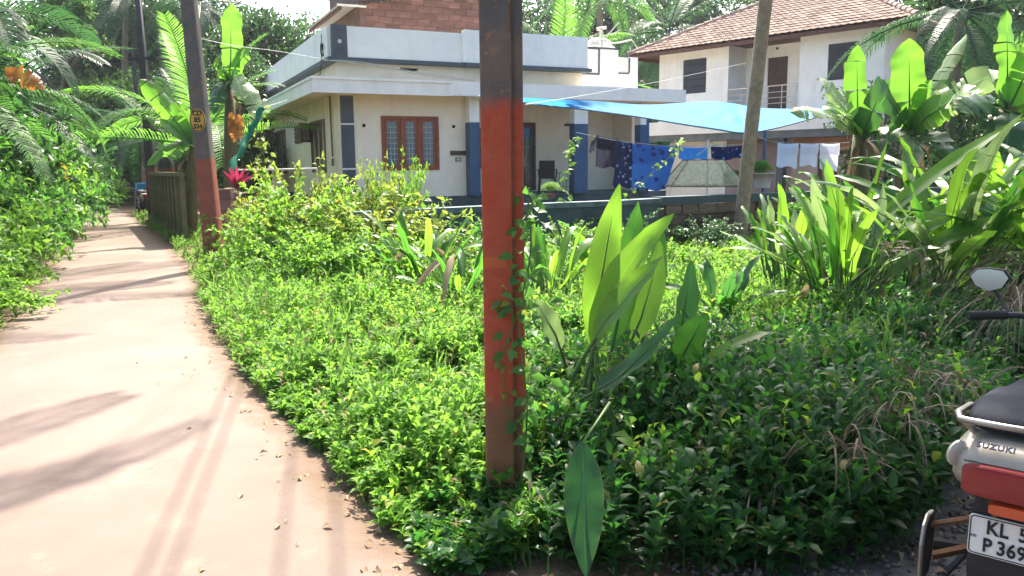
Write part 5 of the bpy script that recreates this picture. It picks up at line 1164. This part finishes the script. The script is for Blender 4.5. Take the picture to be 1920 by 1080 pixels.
RB = ['turmeric', 'turmeric', 'turmeric_lime', 'turmeric_dark', 'turmeric_dark']
clump('turmeric_plant', 'front left turmeric clump of the thicket beside the motorcycle mirror', (3.05, 7.3, 0), 34, .35, .65, (.6, 1.05), .115, 7, TL, elev=(20, 80), dead=3)
clump('turmeric_plant', 'arching turmeric clump in the middle of the right thicket', (3.75, 7.2, 0), 44, .4, .85, (.8, 1.35), .12, 8, TL, lean=(.4, 0), elev=(0, 62), dead=5)
clump('turmeric_plant', 'turmeric clump above the motorcycle mirror with long arching leaves', (4.55, 7.0, 0), 44, .5, .9, (.8, 1.35), .12, 9, TL, lean=(.4, 0), elev=(-5, 58), dead=5)
clump('turmeric_plant', 'sunlit turmeric clump at the back of the right thicket', (4.6, 8.4, 0), 46, .45, 1.0, (.85, 1.45), .125, 10, ['turmeric', 'turmeric_lime', 'turmeric_lime'], lean=(.3, 0), elev=(0, 60), dead=2)
clump('turmeric_plant', 'turmeric clump at the right frame edge above the handlebar', (5.3, 7.8, 0), 38, .5, 1.0, (.8, 1.3), .12, 11, ['turmeric', 'turmeric_lime'], lean=(.1, 0), elev=(0, 60), dead=2)
clump('turmeric_plant', 'young upright turmeric shoots left of the right thicket', (3.0, 8.6, 0), 18, .3, .6, (.55, .85), .13, 12, ['turmeric', 'turmeric_lime', 'banana_pale'], elev=(45, 88))
clump('turmeric_plant', 'pale sunlit turmeric leaves between the thicket and the banana trunks', (4.0, 9.3, 0), 30, .35, .8, (.7, 1.2), .15, 15, ['turmeric_lime', 'turmeric_lime', 'banana_pale', 'turmeric'], lean=(.25, 0), elev=(0, 65))
HB = Vector((3.4, 7.6, 0)); HL = thing('turmeric_plant', 'tall pale backed turmeric leaves pointing up left of the banana plants', 'plant', HB)
for i, a in enumerate([(1562, 480, 1478, 352, 7.8, 7.7, .20, 'banana_pale', (0, 0, .06), (.4, -.7, .5)), (1592, 470, 1548, 298, 7.9, 8.0, .20, 'turmeric_lime', (-.03, 0, .03), (.3, -.9, .2)),
    (1570, 475, 1522, 332, 7.7, 7.7, .16, 'banana_pale', (-.03, 0, .02), (-.5, -.8, .3)), (1596, 470, 1664, 262, 8.0, 8.2, .13, 'turmeric_lime', (.0, 0, .01), (.7, -.5, .4)),
    (1620, 440, 1930, 218, 7.6, 7.4, .18, 'turmeric_lime', (0, 0, .05), (-.45, -.45, .8)), (1640, 490, 1940, 330, 7.2, 6.9, .17, 'turmeric_lime', (0, 0, .07), (-.3, -.5, .8)),
    (1660, 520, 1925, 400, 6.9, 6.6, .16, 'turmeric_lime', (0, 0, .08), (-.2, -.6, .75)), (1640, 500, 1800, 400, 7.0, 6.8, .14, 'turmeric_lime', (0, 0, .06), (-.2, -.6, .75))]):
    leaf_px(HL, HB, *a[:7], a[7], a[8], a[9], .25, seed=80+i, petiole=.3, seg=14)
mb = MB(); [mb.tube([(.1*k-.15, .05*k, 0), (.12*k-.2, .02*k, .6), (.15*k-.2, .0, 1.0)], [.02, .017, .01], 6) for k in range(4)]; mb.build('stem', 'stem', HL, True)

# ------------------------------------------------------------------ banana plants
def banana(label, base, top, r, spec, seed, dead=3, lean=(0, 0)):
    base = Vector(base); root = thing('banana_plant', label, 'banana plant', base); tp_ = Vector(top)-base
    mb = MB(); mb.tube([(0, 0, 0), tp_*.35, tp_*.7, tp_], [r*1.25, r*1.05, r*.9, r*.6], 10); mb.build('trunk', 'banana_stem', root, True)
    for i, (T, W, mat, bow, face, cuts) in enumerate(spec):
        blade('leaf', tp_+base+Vector((0, 0, -.05)), T, W, mat, root, bow, face, .22, 'banana', 22, .06, cuts, .15, seed*50+i, base=base)
    g = random.Random(seed)
    for k in range(dead):
        a = g.uniform(0, 6.28); b1 = tp_*g.uniform(.75, .95); T = b1+Vector((math.cos(a)*.3, math.sin(a)*.3, -g.uniform(.5, .9)))
        blade('dead_leaf', b1+base, T+base, .11, 'dry_dark', root, (math.cos(a)*.15, math.sin(a)*.15, .1), (math.cos(a), math.sin(a), .4), .7, 'lance', 9, .12, 3, 0, seed*50+30+k, base=base)
    return root
b1, t1_ = at(1612, 420, 12.5), at(1612, 250, 12.5); b1.z = 0
def px(x, y, Y): return at(x, y, Y)
banana('banana plant with thick green trunk in front of the tiled house, left of the pair', b1, t1_, .16, [
    (px(1608, 84, 12.6), .36, 'banana', (-.02, 0, .0), (-.1, -1, .1), 2), (px(1532, 148, 12.4), .34, 'banana_pale', (0, 0, .12), (-.3, -.5, .8), 5), (px(1482, 210, 12.2), .40, 'banana_pale', (-.03, 0, .14), (-.4, -.6, .7), 7),
    (px(1660, 150, 12.0), .42, 'banana_dark', (.05, 0, .05), (-.3, -.8, .5), 3), (px(1550, 205, 11.6), .38, 'banana', (0, 0, .12), (-.2, -.7, .7), 4), (px(1700, 260, 11.9), .34, 'banana_dark', (.05, 0, .16), (.2, -.8, .5), 4), (px(1640, 360, 11.9), .16, 'dry_dark', (.1, -.1, .1), (.2, -1, .2), 5)], 1, 4)
b2, t2_ = at(1702, 430, 11.6), at(1706, 245, 11.6); b2.z = 0
banana('banana plant with a big glowing upright leaf in front of the tiled house', b2, t2_, .17, [
    (px(1704, 72, 11.7), .46, 'banana', (.0, 0, .02), (-.1, -1, .15), 1), (px(1812, 64, 12.0), .26, 'banana_pale', (0, 0, .02), (-.5, -.4, .7), 6), (px(1880, 135, 11.0), .44, 'banana_pale', (0, 0, .10), (-.1, -.75, .6), 9),
    (px(1845, 170, 10.6), .46, 'banana', (0, 0, .12), (0, -.75, .6), 9), (px(1700, 330, 11.0), .34, 'banana_pale', (.05, -.06, .16), (.0, -1, .2), 8), (px(1640, 150, 11.3), .42, 'banana_dark', (-.03, 0, .1), (.1, -.8, .5), 3), (px(1745, 150, 11.5), .34, 'banana', (.06, 0, .05), (.4, -.8, .4), 3), (px(1790, 300, 10.8), .4, 'banana_dark', (.04, 0, .15), (0, -.8, .6), 5)], 2, 4)
b3, t3_ = at(1885, 430, 10.5), at(1890, 200, 10.5); b3.z = 0
banana('banana plant at the right frame edge with torn upright leaves', b3, t3_, .14, [
    (px(1888, 20, 10.6), .40, 'banana', (0, 0, 0), (.2, -1, .1), 2), (px(1960, 60, 10.4), .4, 'banana', (.03, 0, .06), (-.2, -.9, .3), 4), (px(1800, 210, 10.0), .42, 'banana_dark', (-.03, 0, .12), (.1, -.8, .5), 6), (px(1872, 330, 9.8), .44, 'banana_dark', (0, -.1, .2), (-.1, -.95, .3), 4), (px(1950, 260, 10), .4, 'banana', (0, 0, .14), (-.2, -.8, .5), 5)], 3, 2)
b4, t4_ = at(432, 400, 19.0), at(430, 150, 19.0); b4.z = 0
banana('tall banana plant left of the white house with one long upright leaf', b4, t4_, .15, [
    (px(432, 4, 19), .55, 'banana', (.02, 0, .02), (-.2, -1, .1), 3), (px(472, 88, 18.8), .4, 'banana', (0, 0, .14), (.2, -.8, .5), 4), (px(404, 110, 18.5), .4, 'banana', (-.03, 0, .12), (-.3, -.8, .5), 3), (px(486, 230, 18.4), .45, 'banana_pale', (.06, 0, .2), (.3, -.8, .5), 8), (px(400, 215, 18.4), .42, 'banana_dark', (-.05, 0, .2), (-.2, -.9, .3), 6), (px(455, 190, 18), .4, 'banana_pale', (.04, -.05, .2), (.1, -.9, .3), 6)], 4, 3)
b5, t5_ = at(352, 400, 17.5), at(362, 270, 17.5); b5.z = 0
banana('low banana plant with long glowing leaves behind the mossy wall', b5, t5_, .13, [
    (px(262, 148, 17.2), .42, 'banana', (0, 0, .06), (-.3, -.6, .75), 4), (px(272, 217, 17), .36, 'banana', (0, 0, .1), (-.3, -.5, .8), 4), (px(276, 312, 16.8), .34, 'banana', (-.05, 0, .22), (-.3, -.6, .75), 5), (px(330, 190, 17.6), .42, 'banana', (0, 0, .05), (0, -.9, .4), 3), (px(318, 300, 16.9), .3, 'banana', (0, 0, .18), (-.2, -.8, .5), 3), (px(380, 200, 17.8), .4, 'banana_dark', (.03, 0, .05), (.2, -.9, .4), 3)], 5, 2)
dl = thing('dried_banana_leaf', 'orange dried banana leaf bundle hanging beside the green net', 'dry leaf', at(440, 268, 18.3))
for k, (a, b, w_) in enumerate((((436, 225), (438, 268), .24), ((446, 215), (450, 262), .2), ((434, 210), (430, 250), .16))):
    blade('leaf', at(*a, 18.2), at(*b, 18.1), w_, 'dry_orange', dl, (.05, 0, .04), (.1*k, -1, .2), .5, 'lance', 10, .14, 3, 0, 500+k, base=dl.location)
cd = thing('cordyline', 'crimson cordyline with a tuft of upright leaves behind the laterite pillar', 'plant', (-5.2, 15.35, 0))
g = random.Random(9); mb = MB(); mb.tube([(0, 0, 0), (.03, 0, .6), (0, 0, 1.2)], [.03, .025, .02], 6); mb.build('stem', 'twig', cd)
for k in range(11): a = k*2.4; el = R(35+45*(k/11)); d = Vector((math.cos(a)*math.cos(el), math.sin(a)*math.cos(el), math.sin(el))); blade('leaf', Vector((0, 0, 1.18)), Vector((0, 0, 1.2))+d*.42, .085, 'cordyline', cd, (0, 0, .05), (0, -.8, .6), .4, 'lance', 6, .02, 0, 0, 600+k)
for k in range(14): a = k*2.4; d = Vector((math.cos(a), math.sin(a), g.uniform(-.2, .5))); z0 = g.uniform(.75, 1.15); blade('old_leaf', Vector((0, 0, z0)), Vector((0, 0, z0))+d*.36, .07, 'cordyline_old', cd, (0, 0, .1), (0, -.4, .9), .3, 'lance', 6, .02, 0, 0, 630+k)

# ------------------------------------------------------------------ shrubs in the plot
shrub('croton_bush', 'yellow green bush sprawling under the corner of the white house', (-3.25, 12.3, 0), (.72, .6, .92), 4, 'croton', 1)
shrub('croton_bush', 'sunlit lime bush left of the garden wall end', (-2.9, 11.1, 0), (.8, .6, .84), 5, 'shrub_lime', 2)
shrub('croton_bush', 'lime green bush with yellow tips in front of the front window', (-1.95, 10.9, 0), (.95, .55, .70), 4, 'croton', 3)
shrub('croton_bush', 'rounded green bush among the weeds left of the red pole', (-2.2, 9.8, 0), (.75, .6, .48), 5, 'shrub_lime', 4)
shrub('croton_bush', 'yellowing bush right of the laterite pillar', (-4.5, 14.4, 0), (.5, .45, .62), 4, 'croton', 5)
shrub('upright_shrub', 'tall upright shrub with yellowing tip in front of the red framed window', (-1.72, 12.3, 0), (.36, .34, .98), 5, 'shrub_lime', 6)
shrub('upright_shrub', 'thin leafy spray with yellow tips reaching up to the red window', (-2.0, 12.2, 0), (.36, .26, .92), 4, 'croton', 7)
def vine(name, label, pts, n, ls, mat, seed, r=.004, cat='vine', spread=.03):
    root = thing(name, label, cat, pts[0]); P = [Vector(p_)-Vector(pts[0]) for p_ in pts]; g = np.random.default_rng(seed)
    MB().tube([crv(P, k/24) for k in range(25)], r, 5).build('stem', 'stem', root)
    B = np.array([crv(P, u) for u in g.uniform(.02, 1, n)])+g.normal(0, spread, (n, 3)); a = g.uniform(0, 6.28, n)
    D = np.stack([np.cos(a), np.sin(a)*.6-.4, g.normal(-.2, .4, n)], 1); L = ls*(.7+.6*g.random(n))
    V, Fc = leaves_np(B, D, np.array([0, -.7, .6])+g.normal(0, .35, (n, 3)), L, L*.6, .25, .2, True)
    link('foliage', np_mesh('foliage', V, Fc, [mat]), root); return root
vine('flowering_spray', 'arching spray of small white leaves crossing the blue bed sheet', [at(1160, 395, 14.6), at(1200, 345, 14.7), at(1250, 300, 14.8), at(1278, 262, 14.9)], 46, .11, 'grass', 41, cat='plant')
vine('flowering_spray', 'thin upright spray of pale leaves in front of the blue veranda column', [at(1060, 385, 13.9), at(1062, 340, 14), at(1070, 295, 14.1), at(1080, 258, 14.2)], 34, .13, 'grass', 42, cat='plant')
vine('climbing_vine', 'leafy vine climbing the right side of the red foreground pole', [(.02, 3.33, .1), (.06, 3.33, .5), (.03, 3.32, .9), (.08, 3.33, 1.2), (.07, 3.34, 1.42)], 110, .065, 'shrub', 43, .004, spread=.05)
vine('climbing_vine', 'dry vine shoots with pale leaves on the face of the red pole', [(-.02, 3.335, .45), (-.05, 3.33, .72), (.0, 3.33, .88), (-.02, 3.33, 1.02)], 18, .05, 'croton', 44, .003, spread=.03)
vine('climbing_vine', 'thin vine wrapped round the foot of the yellow plated pole', [(-4.6, 12.42, .05), (-4.7, 12.42, .35), (-4.6, 12.42, .6), (-4.68, 12.44, .8)], 30, .11, 'shrub_lime', 45, .006, spread=.08)
vine('climbing_vine', 'pale creeper hanging from the corner of the side wall eaves', [at(500, 330, 17.0), at(494, 290, 17), at(490, 250, 17.2), at(492, 190, 17.5)], 60, .14, 'croton', 46, .008, spread=.08)
# dry fallen palm fronds and straw
def dry(label, loc, rz, ry, s_, k=0, rx=0):
    o = thing('dry_palm_frond', label, 'dry palm frond', loc); link('frond', DRYF[k], o, (0, 0, 0), (rx, ry, rz), (s_, s_, s_)); return o
def tuft(label, loc, n, L, seed, head=(180, 300), rise=(20, 70), fall=2.4, r=.0035):
    """hanging bunch of dry grey frond strips, each an arching flat strip"""
    g = random.Random(seed); o = thing('dry_palm_frond', label, 'dry palm frond', loc); mb = MB()
    for k in range(n):
        a = R(g.uniform(*head)); e = R(g.uniform(*rise)); l = L*g.uniform(.6, 1.15); p_ = Vector((g.gauss(0, .05), g.gauss(0, .05), g.gauss(0, .03))); w_ = g.uniform(.004, .017); rows = []
        tw = g.uniform(-1.2, 1.2); fl = fall*g.uniform(.7, 1.2)
        for i in range(9):
            t_ = i/8; rows.append([p_+Vector((-math.sin(a+tw), math.cos(a+tw), .3))*w_*q*(1-t_*.75) for q in (-.5, .5)])
            ee = e-fl*t_; p_ = p_+Vector((math.cos(a)*math.cos(ee), math.sin(a)*math.cos(ee), math.sin(ee)))*l/8
            if p_.z+loc[2] < .02: p_.z = .02-loc[2]
        mb.grid(rows)
    mb.build('strips', 'dry_straw', o); return o
tuft('grey dry palm strips hanging over the shaded weeds left of the motorcycle', (1.95, 3.72, .52), 26, .45, 1)
tuft('small bunch of dry strips hanging beside the tail light of the motorcycle', (1.93, 3.3, .62), 14, .34, 2, (150, 300))
tuft('dry straw fanned out on the ground at the bottom edge', (1.05, 3.22, .14), 30, .5, 3, (170, 360), (0, 40), 1.6)
tuft('thick heap of brown dry strips behind the motorcycle seat', (3.35, 5.2, .62), 60, .9, 4, (150, 260), (-5, 45), 1.5)
tuft('long dry strips lying under the right thicket near the mirror', (3.9, 5.9, .75), 60, 1.1, 5, (160, 250), (0, 45), 1.6)
tuft('pale brown dead leaf strips hanging from the right thicket', (3.1, 6.5, .85), 24, .55, 6, (200, 330), (0, 40), 2.6)
tuft('vertical dry strips hanging in the dark weeds nearest the guard plate', (1.62, 3.25, .50), 26, .42, 8, (200, 340), (30, 80), 2.9)
tuft('dry strips dangling low above the gravel edge', (1.3, 3.05, .40), 20, .38, 9, (190, 340), (20, 70), 2.6)
tuft('thin dry stalks in the dark weeds left of the gravel', (1.5, 3.62, .45), 18, .4, 7, (180, 320), (10, 60), 2.2)
dry('pale dead frond lying near the foot of the palm trunk', (3.3, 9.6, .15), R(150), R(0), .5, 1)

# far woodland behind the houses and the road end: one mass
def wood(name, label, xs, yr, hfun, nc, leaf, mat, seed, per=420, r=(1.0, 2.0)):
    g = np.random.default_rng(seed); cs = []; rs = []; ns = []
    for k in range(nc):
        x = g.uniform(*xs); y = g.uniform(*yr); hm = hfun(x/y); 
        if hm <= .4: continue
        z = hm*g.random()**.7; q = g.uniform(*r); cs.append((x, y, z)); rs.append((q, q, q*.8)); ns.append(int(per*(q/r[1])**1.5))
    o = bpy.data.objects.new(name, foliage_mesh(name, cs, rs, ns, leaf, mat, seed, 0, False, .5, .4)); col.objects.link(o); return tag(o, label, 'woodland', kind='stuff')
def px_h(tab): 
    X = [(a-960)/1500 for a, b in tab]; Y = [b for a, b in tab]; return lambda u: float(np.interp(u, X, Y))

# ------------------------------------------------------------------ palms and trees
palm('coconut_palm', 'slender coconut palm trunk leaning right in front of the tarpaulin', (4.53, 15.9, 0), (5.0, 13.4, 14.5), .124, 20, 4.2, 'palm', 1, bend=(-.02, 0), elo=-40)
palm('coconut_palm', 'coconut palm with drooping green fronds right of the tiled house', (12.6, 23.5, 0), (12.4, 22.8, 5.6), .17, 20, 4.2, 'palm_dark', 2, elo=-75, ehi=60)
palm('coconut_palm', 'coconut palm with sunlit fronds at the top right corner', (14.8, 21.5, 0), (15.2, 21.2, 5.6), .16, 14, 3.6, 'palm_lime', 3, elo=-40, ehi=60)
palm('coconut_palm', 'palm behind the rooftop water tank with bare grey trunk', (5.2, 44, 0), (4.7, 44, 11.5), .20, 20, 5.0, 'palm', 4)
palm('coconut_palm', 'bright green young palm behind the parapet right of the red pole', (2.3, 38, 0), (2.3, 38, 5.2), .2, 18, 4.6, 'palm_lime', 5, elo=-20, ehi=80)
palm('coconut_palm', 'dark palm behind the left end of the tiled roof', (9.0, 47, 0), (9.0, 47, 9.0), .2, 22, 5.2, 'palm_dark', 6, elo=-70)
palm('coconut_palm', 'dark palm between the water tank and the tiled roof', (7.0, 50, 0), (7.2, 50, 6.5), .2, 22, 5.0, 'palm_dark', 7, elo=-60)
palm('coconut_palm', 'feathery bright palm standing behind the mossy wall', (-8.6, 23.5, 0), (-8.9, 23.5, 2.2), .16, 15, 4.3, 'palm_lime', 8, elo=5, ehi=85)
palm('coconut_palm', 'tall dark palm above the far end of the road', (-16.5, 42, 0), (-15.6, 42, 9.8), .2, 22, 5.0, 'palm_dark', 9, elo=-60)
palm('coconut_palm', 'tall dark palm left of the gap of sky', (-21.2, 44, 0), (-20.2, 44, 10.5), .2, 20, 5.0, 'palm_dark', 10, elo=-60)
palm('coconut_palm', 'blue grey palm against the sky behind the brick room', (-9.4, 48, 0), (-8.6, 48, 9.6), .2, 20, 4.6, 'palm_dark', 11, elo=-55)
palm('coconut_palm', 'distant palm between the dark tree and the parapet', (-12.6, 52, 0), (-12.6, 52, 9.4), .2, 18, 4.8, 'palm', 12, elo=-50)
palm('areca_palm', 'palm with pale arching fronds hanging over the left side of the road', (-13.4, 20.2, 0), (-12.6, 20.2, 3.4), .10, 15, 3.6, 'palm_dark', 13, elo=-25, ehi=70)
palm('areca_palm', 'broad leaved palm at the left frame edge in the sun', (-9.2, 13.3, 0), (-9.0, 13.3, 3.0), .09, 14, 2.6, 'palm', 14, elo=-35, ehi=80)
palm('areca_palm', 'grey stemmed areca palm at the top left corner', (-10.8, 16, 0), (-10.7, 16, 4.3), .11, 14, 2.8, 'palm_dark', 15, elo=-45, ehi=70, kinds=FINE)
palm('coconut_palm', 'palm with grey fronds drooping across the far end of the road', (-15.2, 33.5, 0), (-14.8, 33, 3.4), .16, 18, 4.0, 'palm_dark', 16, elo=-50, ehi=60)
palm('coconut_palm', 'young palm filling the gap above the far motorcycle', (-12.8, 32.5, 0), (-12.6, 32.5, 2.8), .16, 16, 3.8, 'palm_dark', 17, elo=-20, ehi=75)
palm('coconut_palm', 'low palm with pale fronds at the end of the road bend', (-18.6, 36.5, 0), (-18.4, 36.5, 2.2), .16, 16, 3.8, 'palm', 18, elo=-30, ehi=75)
fr = thing('dry_palm_frond', 'orange brown dead palm frond hanging at the upper left', 'dry palm frond', at(20, 148, 13))
blade('leaf', at(10, 135, 13), at(82, 168, 12.8), .30, 'dry_orange', fr, (.02, 0, .05), (.1, -.9, .4), .3, 'lance', 10, .12, 4, 0, 700, base=fr.location)
fr2 = thing('yellow_leaf', 'bright yellow dying leaf in the bank of shrubs left of the road', 'leaf', at(118, 320, 16))
blade('leaf', at(110, 304, 16), at(128, 340, 15.9), .15, 'dry_yellow', fr2, (.03, 0, .04), (.1, -1, .2), .3, 'lance', 8, .1, 0, 0, 701, base=fr2.location)

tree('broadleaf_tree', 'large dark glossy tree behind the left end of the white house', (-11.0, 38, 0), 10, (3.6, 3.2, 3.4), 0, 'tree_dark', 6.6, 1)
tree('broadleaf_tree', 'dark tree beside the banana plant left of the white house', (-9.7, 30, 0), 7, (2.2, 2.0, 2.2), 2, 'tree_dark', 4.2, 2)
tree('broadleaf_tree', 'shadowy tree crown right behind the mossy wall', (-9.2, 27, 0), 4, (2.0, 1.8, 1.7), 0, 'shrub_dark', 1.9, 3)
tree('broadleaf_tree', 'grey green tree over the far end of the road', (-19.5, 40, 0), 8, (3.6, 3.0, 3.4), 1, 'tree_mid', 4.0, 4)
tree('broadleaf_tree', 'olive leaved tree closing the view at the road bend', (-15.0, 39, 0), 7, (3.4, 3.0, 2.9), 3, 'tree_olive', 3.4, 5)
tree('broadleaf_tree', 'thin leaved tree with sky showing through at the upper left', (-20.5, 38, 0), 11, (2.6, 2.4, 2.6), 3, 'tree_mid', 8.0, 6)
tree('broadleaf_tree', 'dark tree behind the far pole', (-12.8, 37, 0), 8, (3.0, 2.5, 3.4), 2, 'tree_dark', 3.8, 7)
tree('broadleaf_tree', 'dark woodland tree behind the rooftop water tank', (1.0, 55, 0), 12, (6, 4, 5.5), 0, 'tree_dark', 7.0, 8)
tree('broadleaf_tree', 'dark woodland tree left of the tiled roof', (8.5, 56, 0), 12, (6.0, 4, 6.0), 2, 'tree_dark', 6.0, 9)
tree('broadleaf_tree', 'dark tree rising behind the ridge of the tiled house', (17, 52, 0), 14, (6, 4, 5), 0, 'tree_dark', 10.5, 10)
tree('broadleaf_tree', 'shaded tree behind the drooping palm on the right', (17.5, 30, 0), 10, (4.2, 3, 4.5), 0, 'tree_dark', 6.0, 11)
tree('broadleaf_tree', 'leafy tree with yellow green leaves at the right frame edge', (10.6, 15.4, 0), 5, (1.6, 1.5, 1.5), 3, 'shrub_lime', 2.6, 12)
tree('broadleaf_tree', 'dense dark tree behind the right thicket', (9.6, 13.6, 0), 3.6, (1.8, 1.3, 1.3), 0, 'shrub_dark', 1.5, 13)
tree('broadleaf_tree', 'wall of dark leaves at the end of the left bank', (-22.5, 36, 0), 8, (4, 3, 3.6), 0, 'tree_mid', 3.6, 14)
tree('broadleaf_tree', 'dark tree beyond the sky gap left of the brick room', (-4.5, 60, 0), 9, (6, 4, 3.6), 1, 'tree_dark', 4.6, 15)
tree('broadleaf_tree', 'bushy tree leaning over the left bank in front of the palms', (-12.0, 17.8, 0), 5, (2.0, 1.6, 2.2), 0, 'shrub', 3.2, 16)
tree('broadleaf_tree', 'dark leaved tree behind the bank at the left frame edge', (-14.8, 20.5, 0), 7, (2.8, 2.2, 3.4), 0, 'tree_dark', 4.4, 17)
# bank of shrubs left of the road, nearest first
for i, (y, off, r_, v, mt, lb) in enumerate([
    (8.2, .75, (.55, .7, .40), 5, 'shrub_lime', 'nearest low sunlit bush on the left bank'),
    (9.6, 1.0, (.68, .8, .62), 4, 'shrub_lime', 'second low bush on the left bank, lime green'),
    (11.2, 1.15, (.75, .9, .85), 6, 'shrub_lime', 'broad leaved bush on the left bank below the yellow leaf'),
    (12.9, 1.2, (.85, 1.0, 1.05), 4, 'shrub', 'leafy bush on the left bank under the sunlit palm'),
    (14.8, 1.05, (1.0, 1.1, 1.3), 5, 'shrub', 'upright leafy bush on the left bank beside the road shadow'),
    (16.8, 1.0, (1.0, 1.1, 1.25), 6, 'shrub_lime', 'bright green bush halfway along the left bank'),
    (19.2, 1.1, (1.1, 1.2, 1.5), 4, 'shrub', 'large rounded bush past the middle of the left bank'),
    (22.0, 1.1, (1.2, 1.3, 1.6), 5, 'shrub', 'tall bush on the left bank before the red shrub'),
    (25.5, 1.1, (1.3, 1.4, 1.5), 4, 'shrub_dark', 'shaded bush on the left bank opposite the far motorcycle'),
    (29.5, .9, (1.2, 1.3, 1.1), 6, 'shrub_lime', 'lit bush where the road bends out of sight'),
    (33.8, -1.2, (1.2, 1.0, .8), 3, 'shrub_lime', 'low pale bush at the end of the road')]):
    shrub('bank_shrub', lb, (float(edge_x(LE, y))-off, y, 0), r_, v, mt, 20+i, 'shrubs along the left bank')
shrub('red_shrub', 'small red leaved shrub on the far left bank', at(167, 345, 27)-Vector((0, 0, .9)), (.35, .3, .42), 2, 'red_leaf', 40)
shrub('bank_shrub', 'large dim bush behind the first bushes at the left frame edge', (-8.6, 11.6, 0), (1.1, 1.0, 1.4), 6, 'shrub', 41, 'shrubs along the left bank')
shrub('bank_shrub', 'tall dim bush filling the left frame edge below the palm', (-10.2, 14.4, 0), (1.4, 1.2, 2.0), 4, 'shrub_dark', 42, 'shrubs along the left bank')
# trees standing outside the picture whose shade falls into it
st = tree('unseen_tree', 'spreading tree outside the frame shading the motorcycle and near weeds', (9.2, 9.2, 0), 10, (3.4, 2.9, 2.1), 0, 'tree_mid', 8.2, 50, trunk_r=.25, lean=(-4.9, 0.0))
link('crown', CROWN[2], st, (-5.2, .1, 8.6), (0, 0, .6), (2.9, 2.5, 1.3), 'tree_mid'); link('crown', CROWN[1], st, (-4.4, -.6, 8.0), (0, 0, 2.2), (3.2, 2.4, 1.4), 'tree_mid')
palm('coconut_palm', 'coconut palm outside the frame whose fronds shade the near road', (-9.4, 9.0, 0), (-2.6, 9.9, 10.5), .17, 16, 2.7, 'palm', 51, elo=-30, ehi=50)
palm('coconut_palm', 'coconut palm outside the frame shading the middle of the road', (-12.4, 17.0, 0), (-6.6, 17.0, 10.6), .17, 17, 4.4, 'palm', 52, elo=-25, ehi=50, bend=(-1.6, 0))

wood('woodland', 'dark woodland behind the two houses', (-40, 48), (58, 70), px_h([(0, 13), (40, 9), (60, 5), (130, 5), (160, 11), (330, 13), (500, 12), (545, 7), (640, 4), (670, 12), (1000, 14), (1400, 16), (1920, 18)]), 620, .40, 'tree_dark', 61)
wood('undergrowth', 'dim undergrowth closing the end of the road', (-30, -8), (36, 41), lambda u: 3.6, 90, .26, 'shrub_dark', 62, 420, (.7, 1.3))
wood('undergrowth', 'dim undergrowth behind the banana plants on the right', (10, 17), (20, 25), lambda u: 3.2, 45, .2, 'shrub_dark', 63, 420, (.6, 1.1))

shrub('croton_bush', 'loose lime bush in the middle of the plot behind the low weeds', (-2.75, 10.4, 0), (.65, .55, .52), 5, 'shrub_lime', 81)
shrub('croton_bush', 'yellow green bush left of the first turmeric clump', (-1.9, 9.6, 0), (.7, .5, .46), 4, 'shrub_lime', 82)
shrub('croton_bush', 'small green bush against the garden wall behind the red pole', (-.3, 11.6, 0), (.8, .5, .50), 5, 'shrub', 83)
wood('woodland', 'grove of tall dark trees beyond the far end of the road', (-32, -13), (45, 51), px_h([(-60, 10), (20, 10), (58, 6), (70, 4.6), (125, 4.6), (145, 10.5), (300, 11.5), (400, 11), (500, 9), (560, 4), (640, 3)]), 260, .30, 'tree_dark', 64, 420, (.9, 1.7))
tree('unseen_tree', 'unseen tree added behind the viewer, left of the lane, for the mirror to reflect', (-6.5, -5.5, 0), 7, (3.6, 3.0, 3.0), 0, 'tree_mid', 3.4, 55)  # added so the motorcycle mirror reflects dark foliage
tree('broadleaf_tree', 'leafy tree filling the upper left corner beside the areca palm', (-15.6, 22.6, 0), 8, (2.6, 2.2, 2.6), 0, 'tree_mid', 5.6, 56)
# unseen trees added behind and beside the viewer to block skylight from this corner
tree('unseen_tree', 'broad unseen tree added behind the viewer right of the lane to block skylight', (4.5, -6.0, 0), 9, (4.5, 3.5, 3.0), 0, 'tree_mid', 6.2, 53)
tree('unseen_tree', 'tree added outside the frame at the right of the gravel to block skylight', (8.6, 2.6, 0), 9, (3.8, 3.6, 2.2), 2, 'tree_mid', 6.6, 54, lean=(-3.2, 0))
# creepers hiding the foot of the garden wall
for i, (x, y, r_, mt, lb) in enumerate(((-.9, 12.2, (.6, .35, .42), 'shrub', 'leafy creeper heap against the garden wall left of the red pole'), (.9, 13.2, (.7, .35, .40), 'shrub_lime', 'creeper heap against the garden wall right of the red pole'), (2.0, 13.9, (.6, .35, .45), 'shrub_dark', 'dark creeper where the plastered wall meets the stone blocks'), (6.3, 16.6, (1.2, .5, .42), 'shrub', 'creepers covering the stone wall right of the palm trunk'), (3.6, 14.9, (.8, .4, .35), 'shrub_dark', 'low plants against the stone blocks left of the palm trunk'))):
    shrub('wall_creeper', lb, (x, y, 0), r_, 4+i % 3, mt, 70+i)
HZ = True
if HZ:
    hz = MB().box(-75, 75, -14, 100, -1, 20).build('haze', 'soil'); hz.data.materials.clear(); tag(hz, 'thin bright haze in the air between the trees', 'haze', kind='stuff')
    m, n = nodes('haze'); v = n.nodes.new('ShaderNodeVolumePrincipled'); v.inputs['Color'].default_value = (.85, .93, 1, 1); v.inputs['Density'].default_value = .0004; v.inputs['Anisotropy'].default_value = .35
    o = n.nodes.new('ShaderNodeOutputMaterial'); n.links.new(v.outputs[0], o.inputs['Volume']); hz.data.materials.append(m)
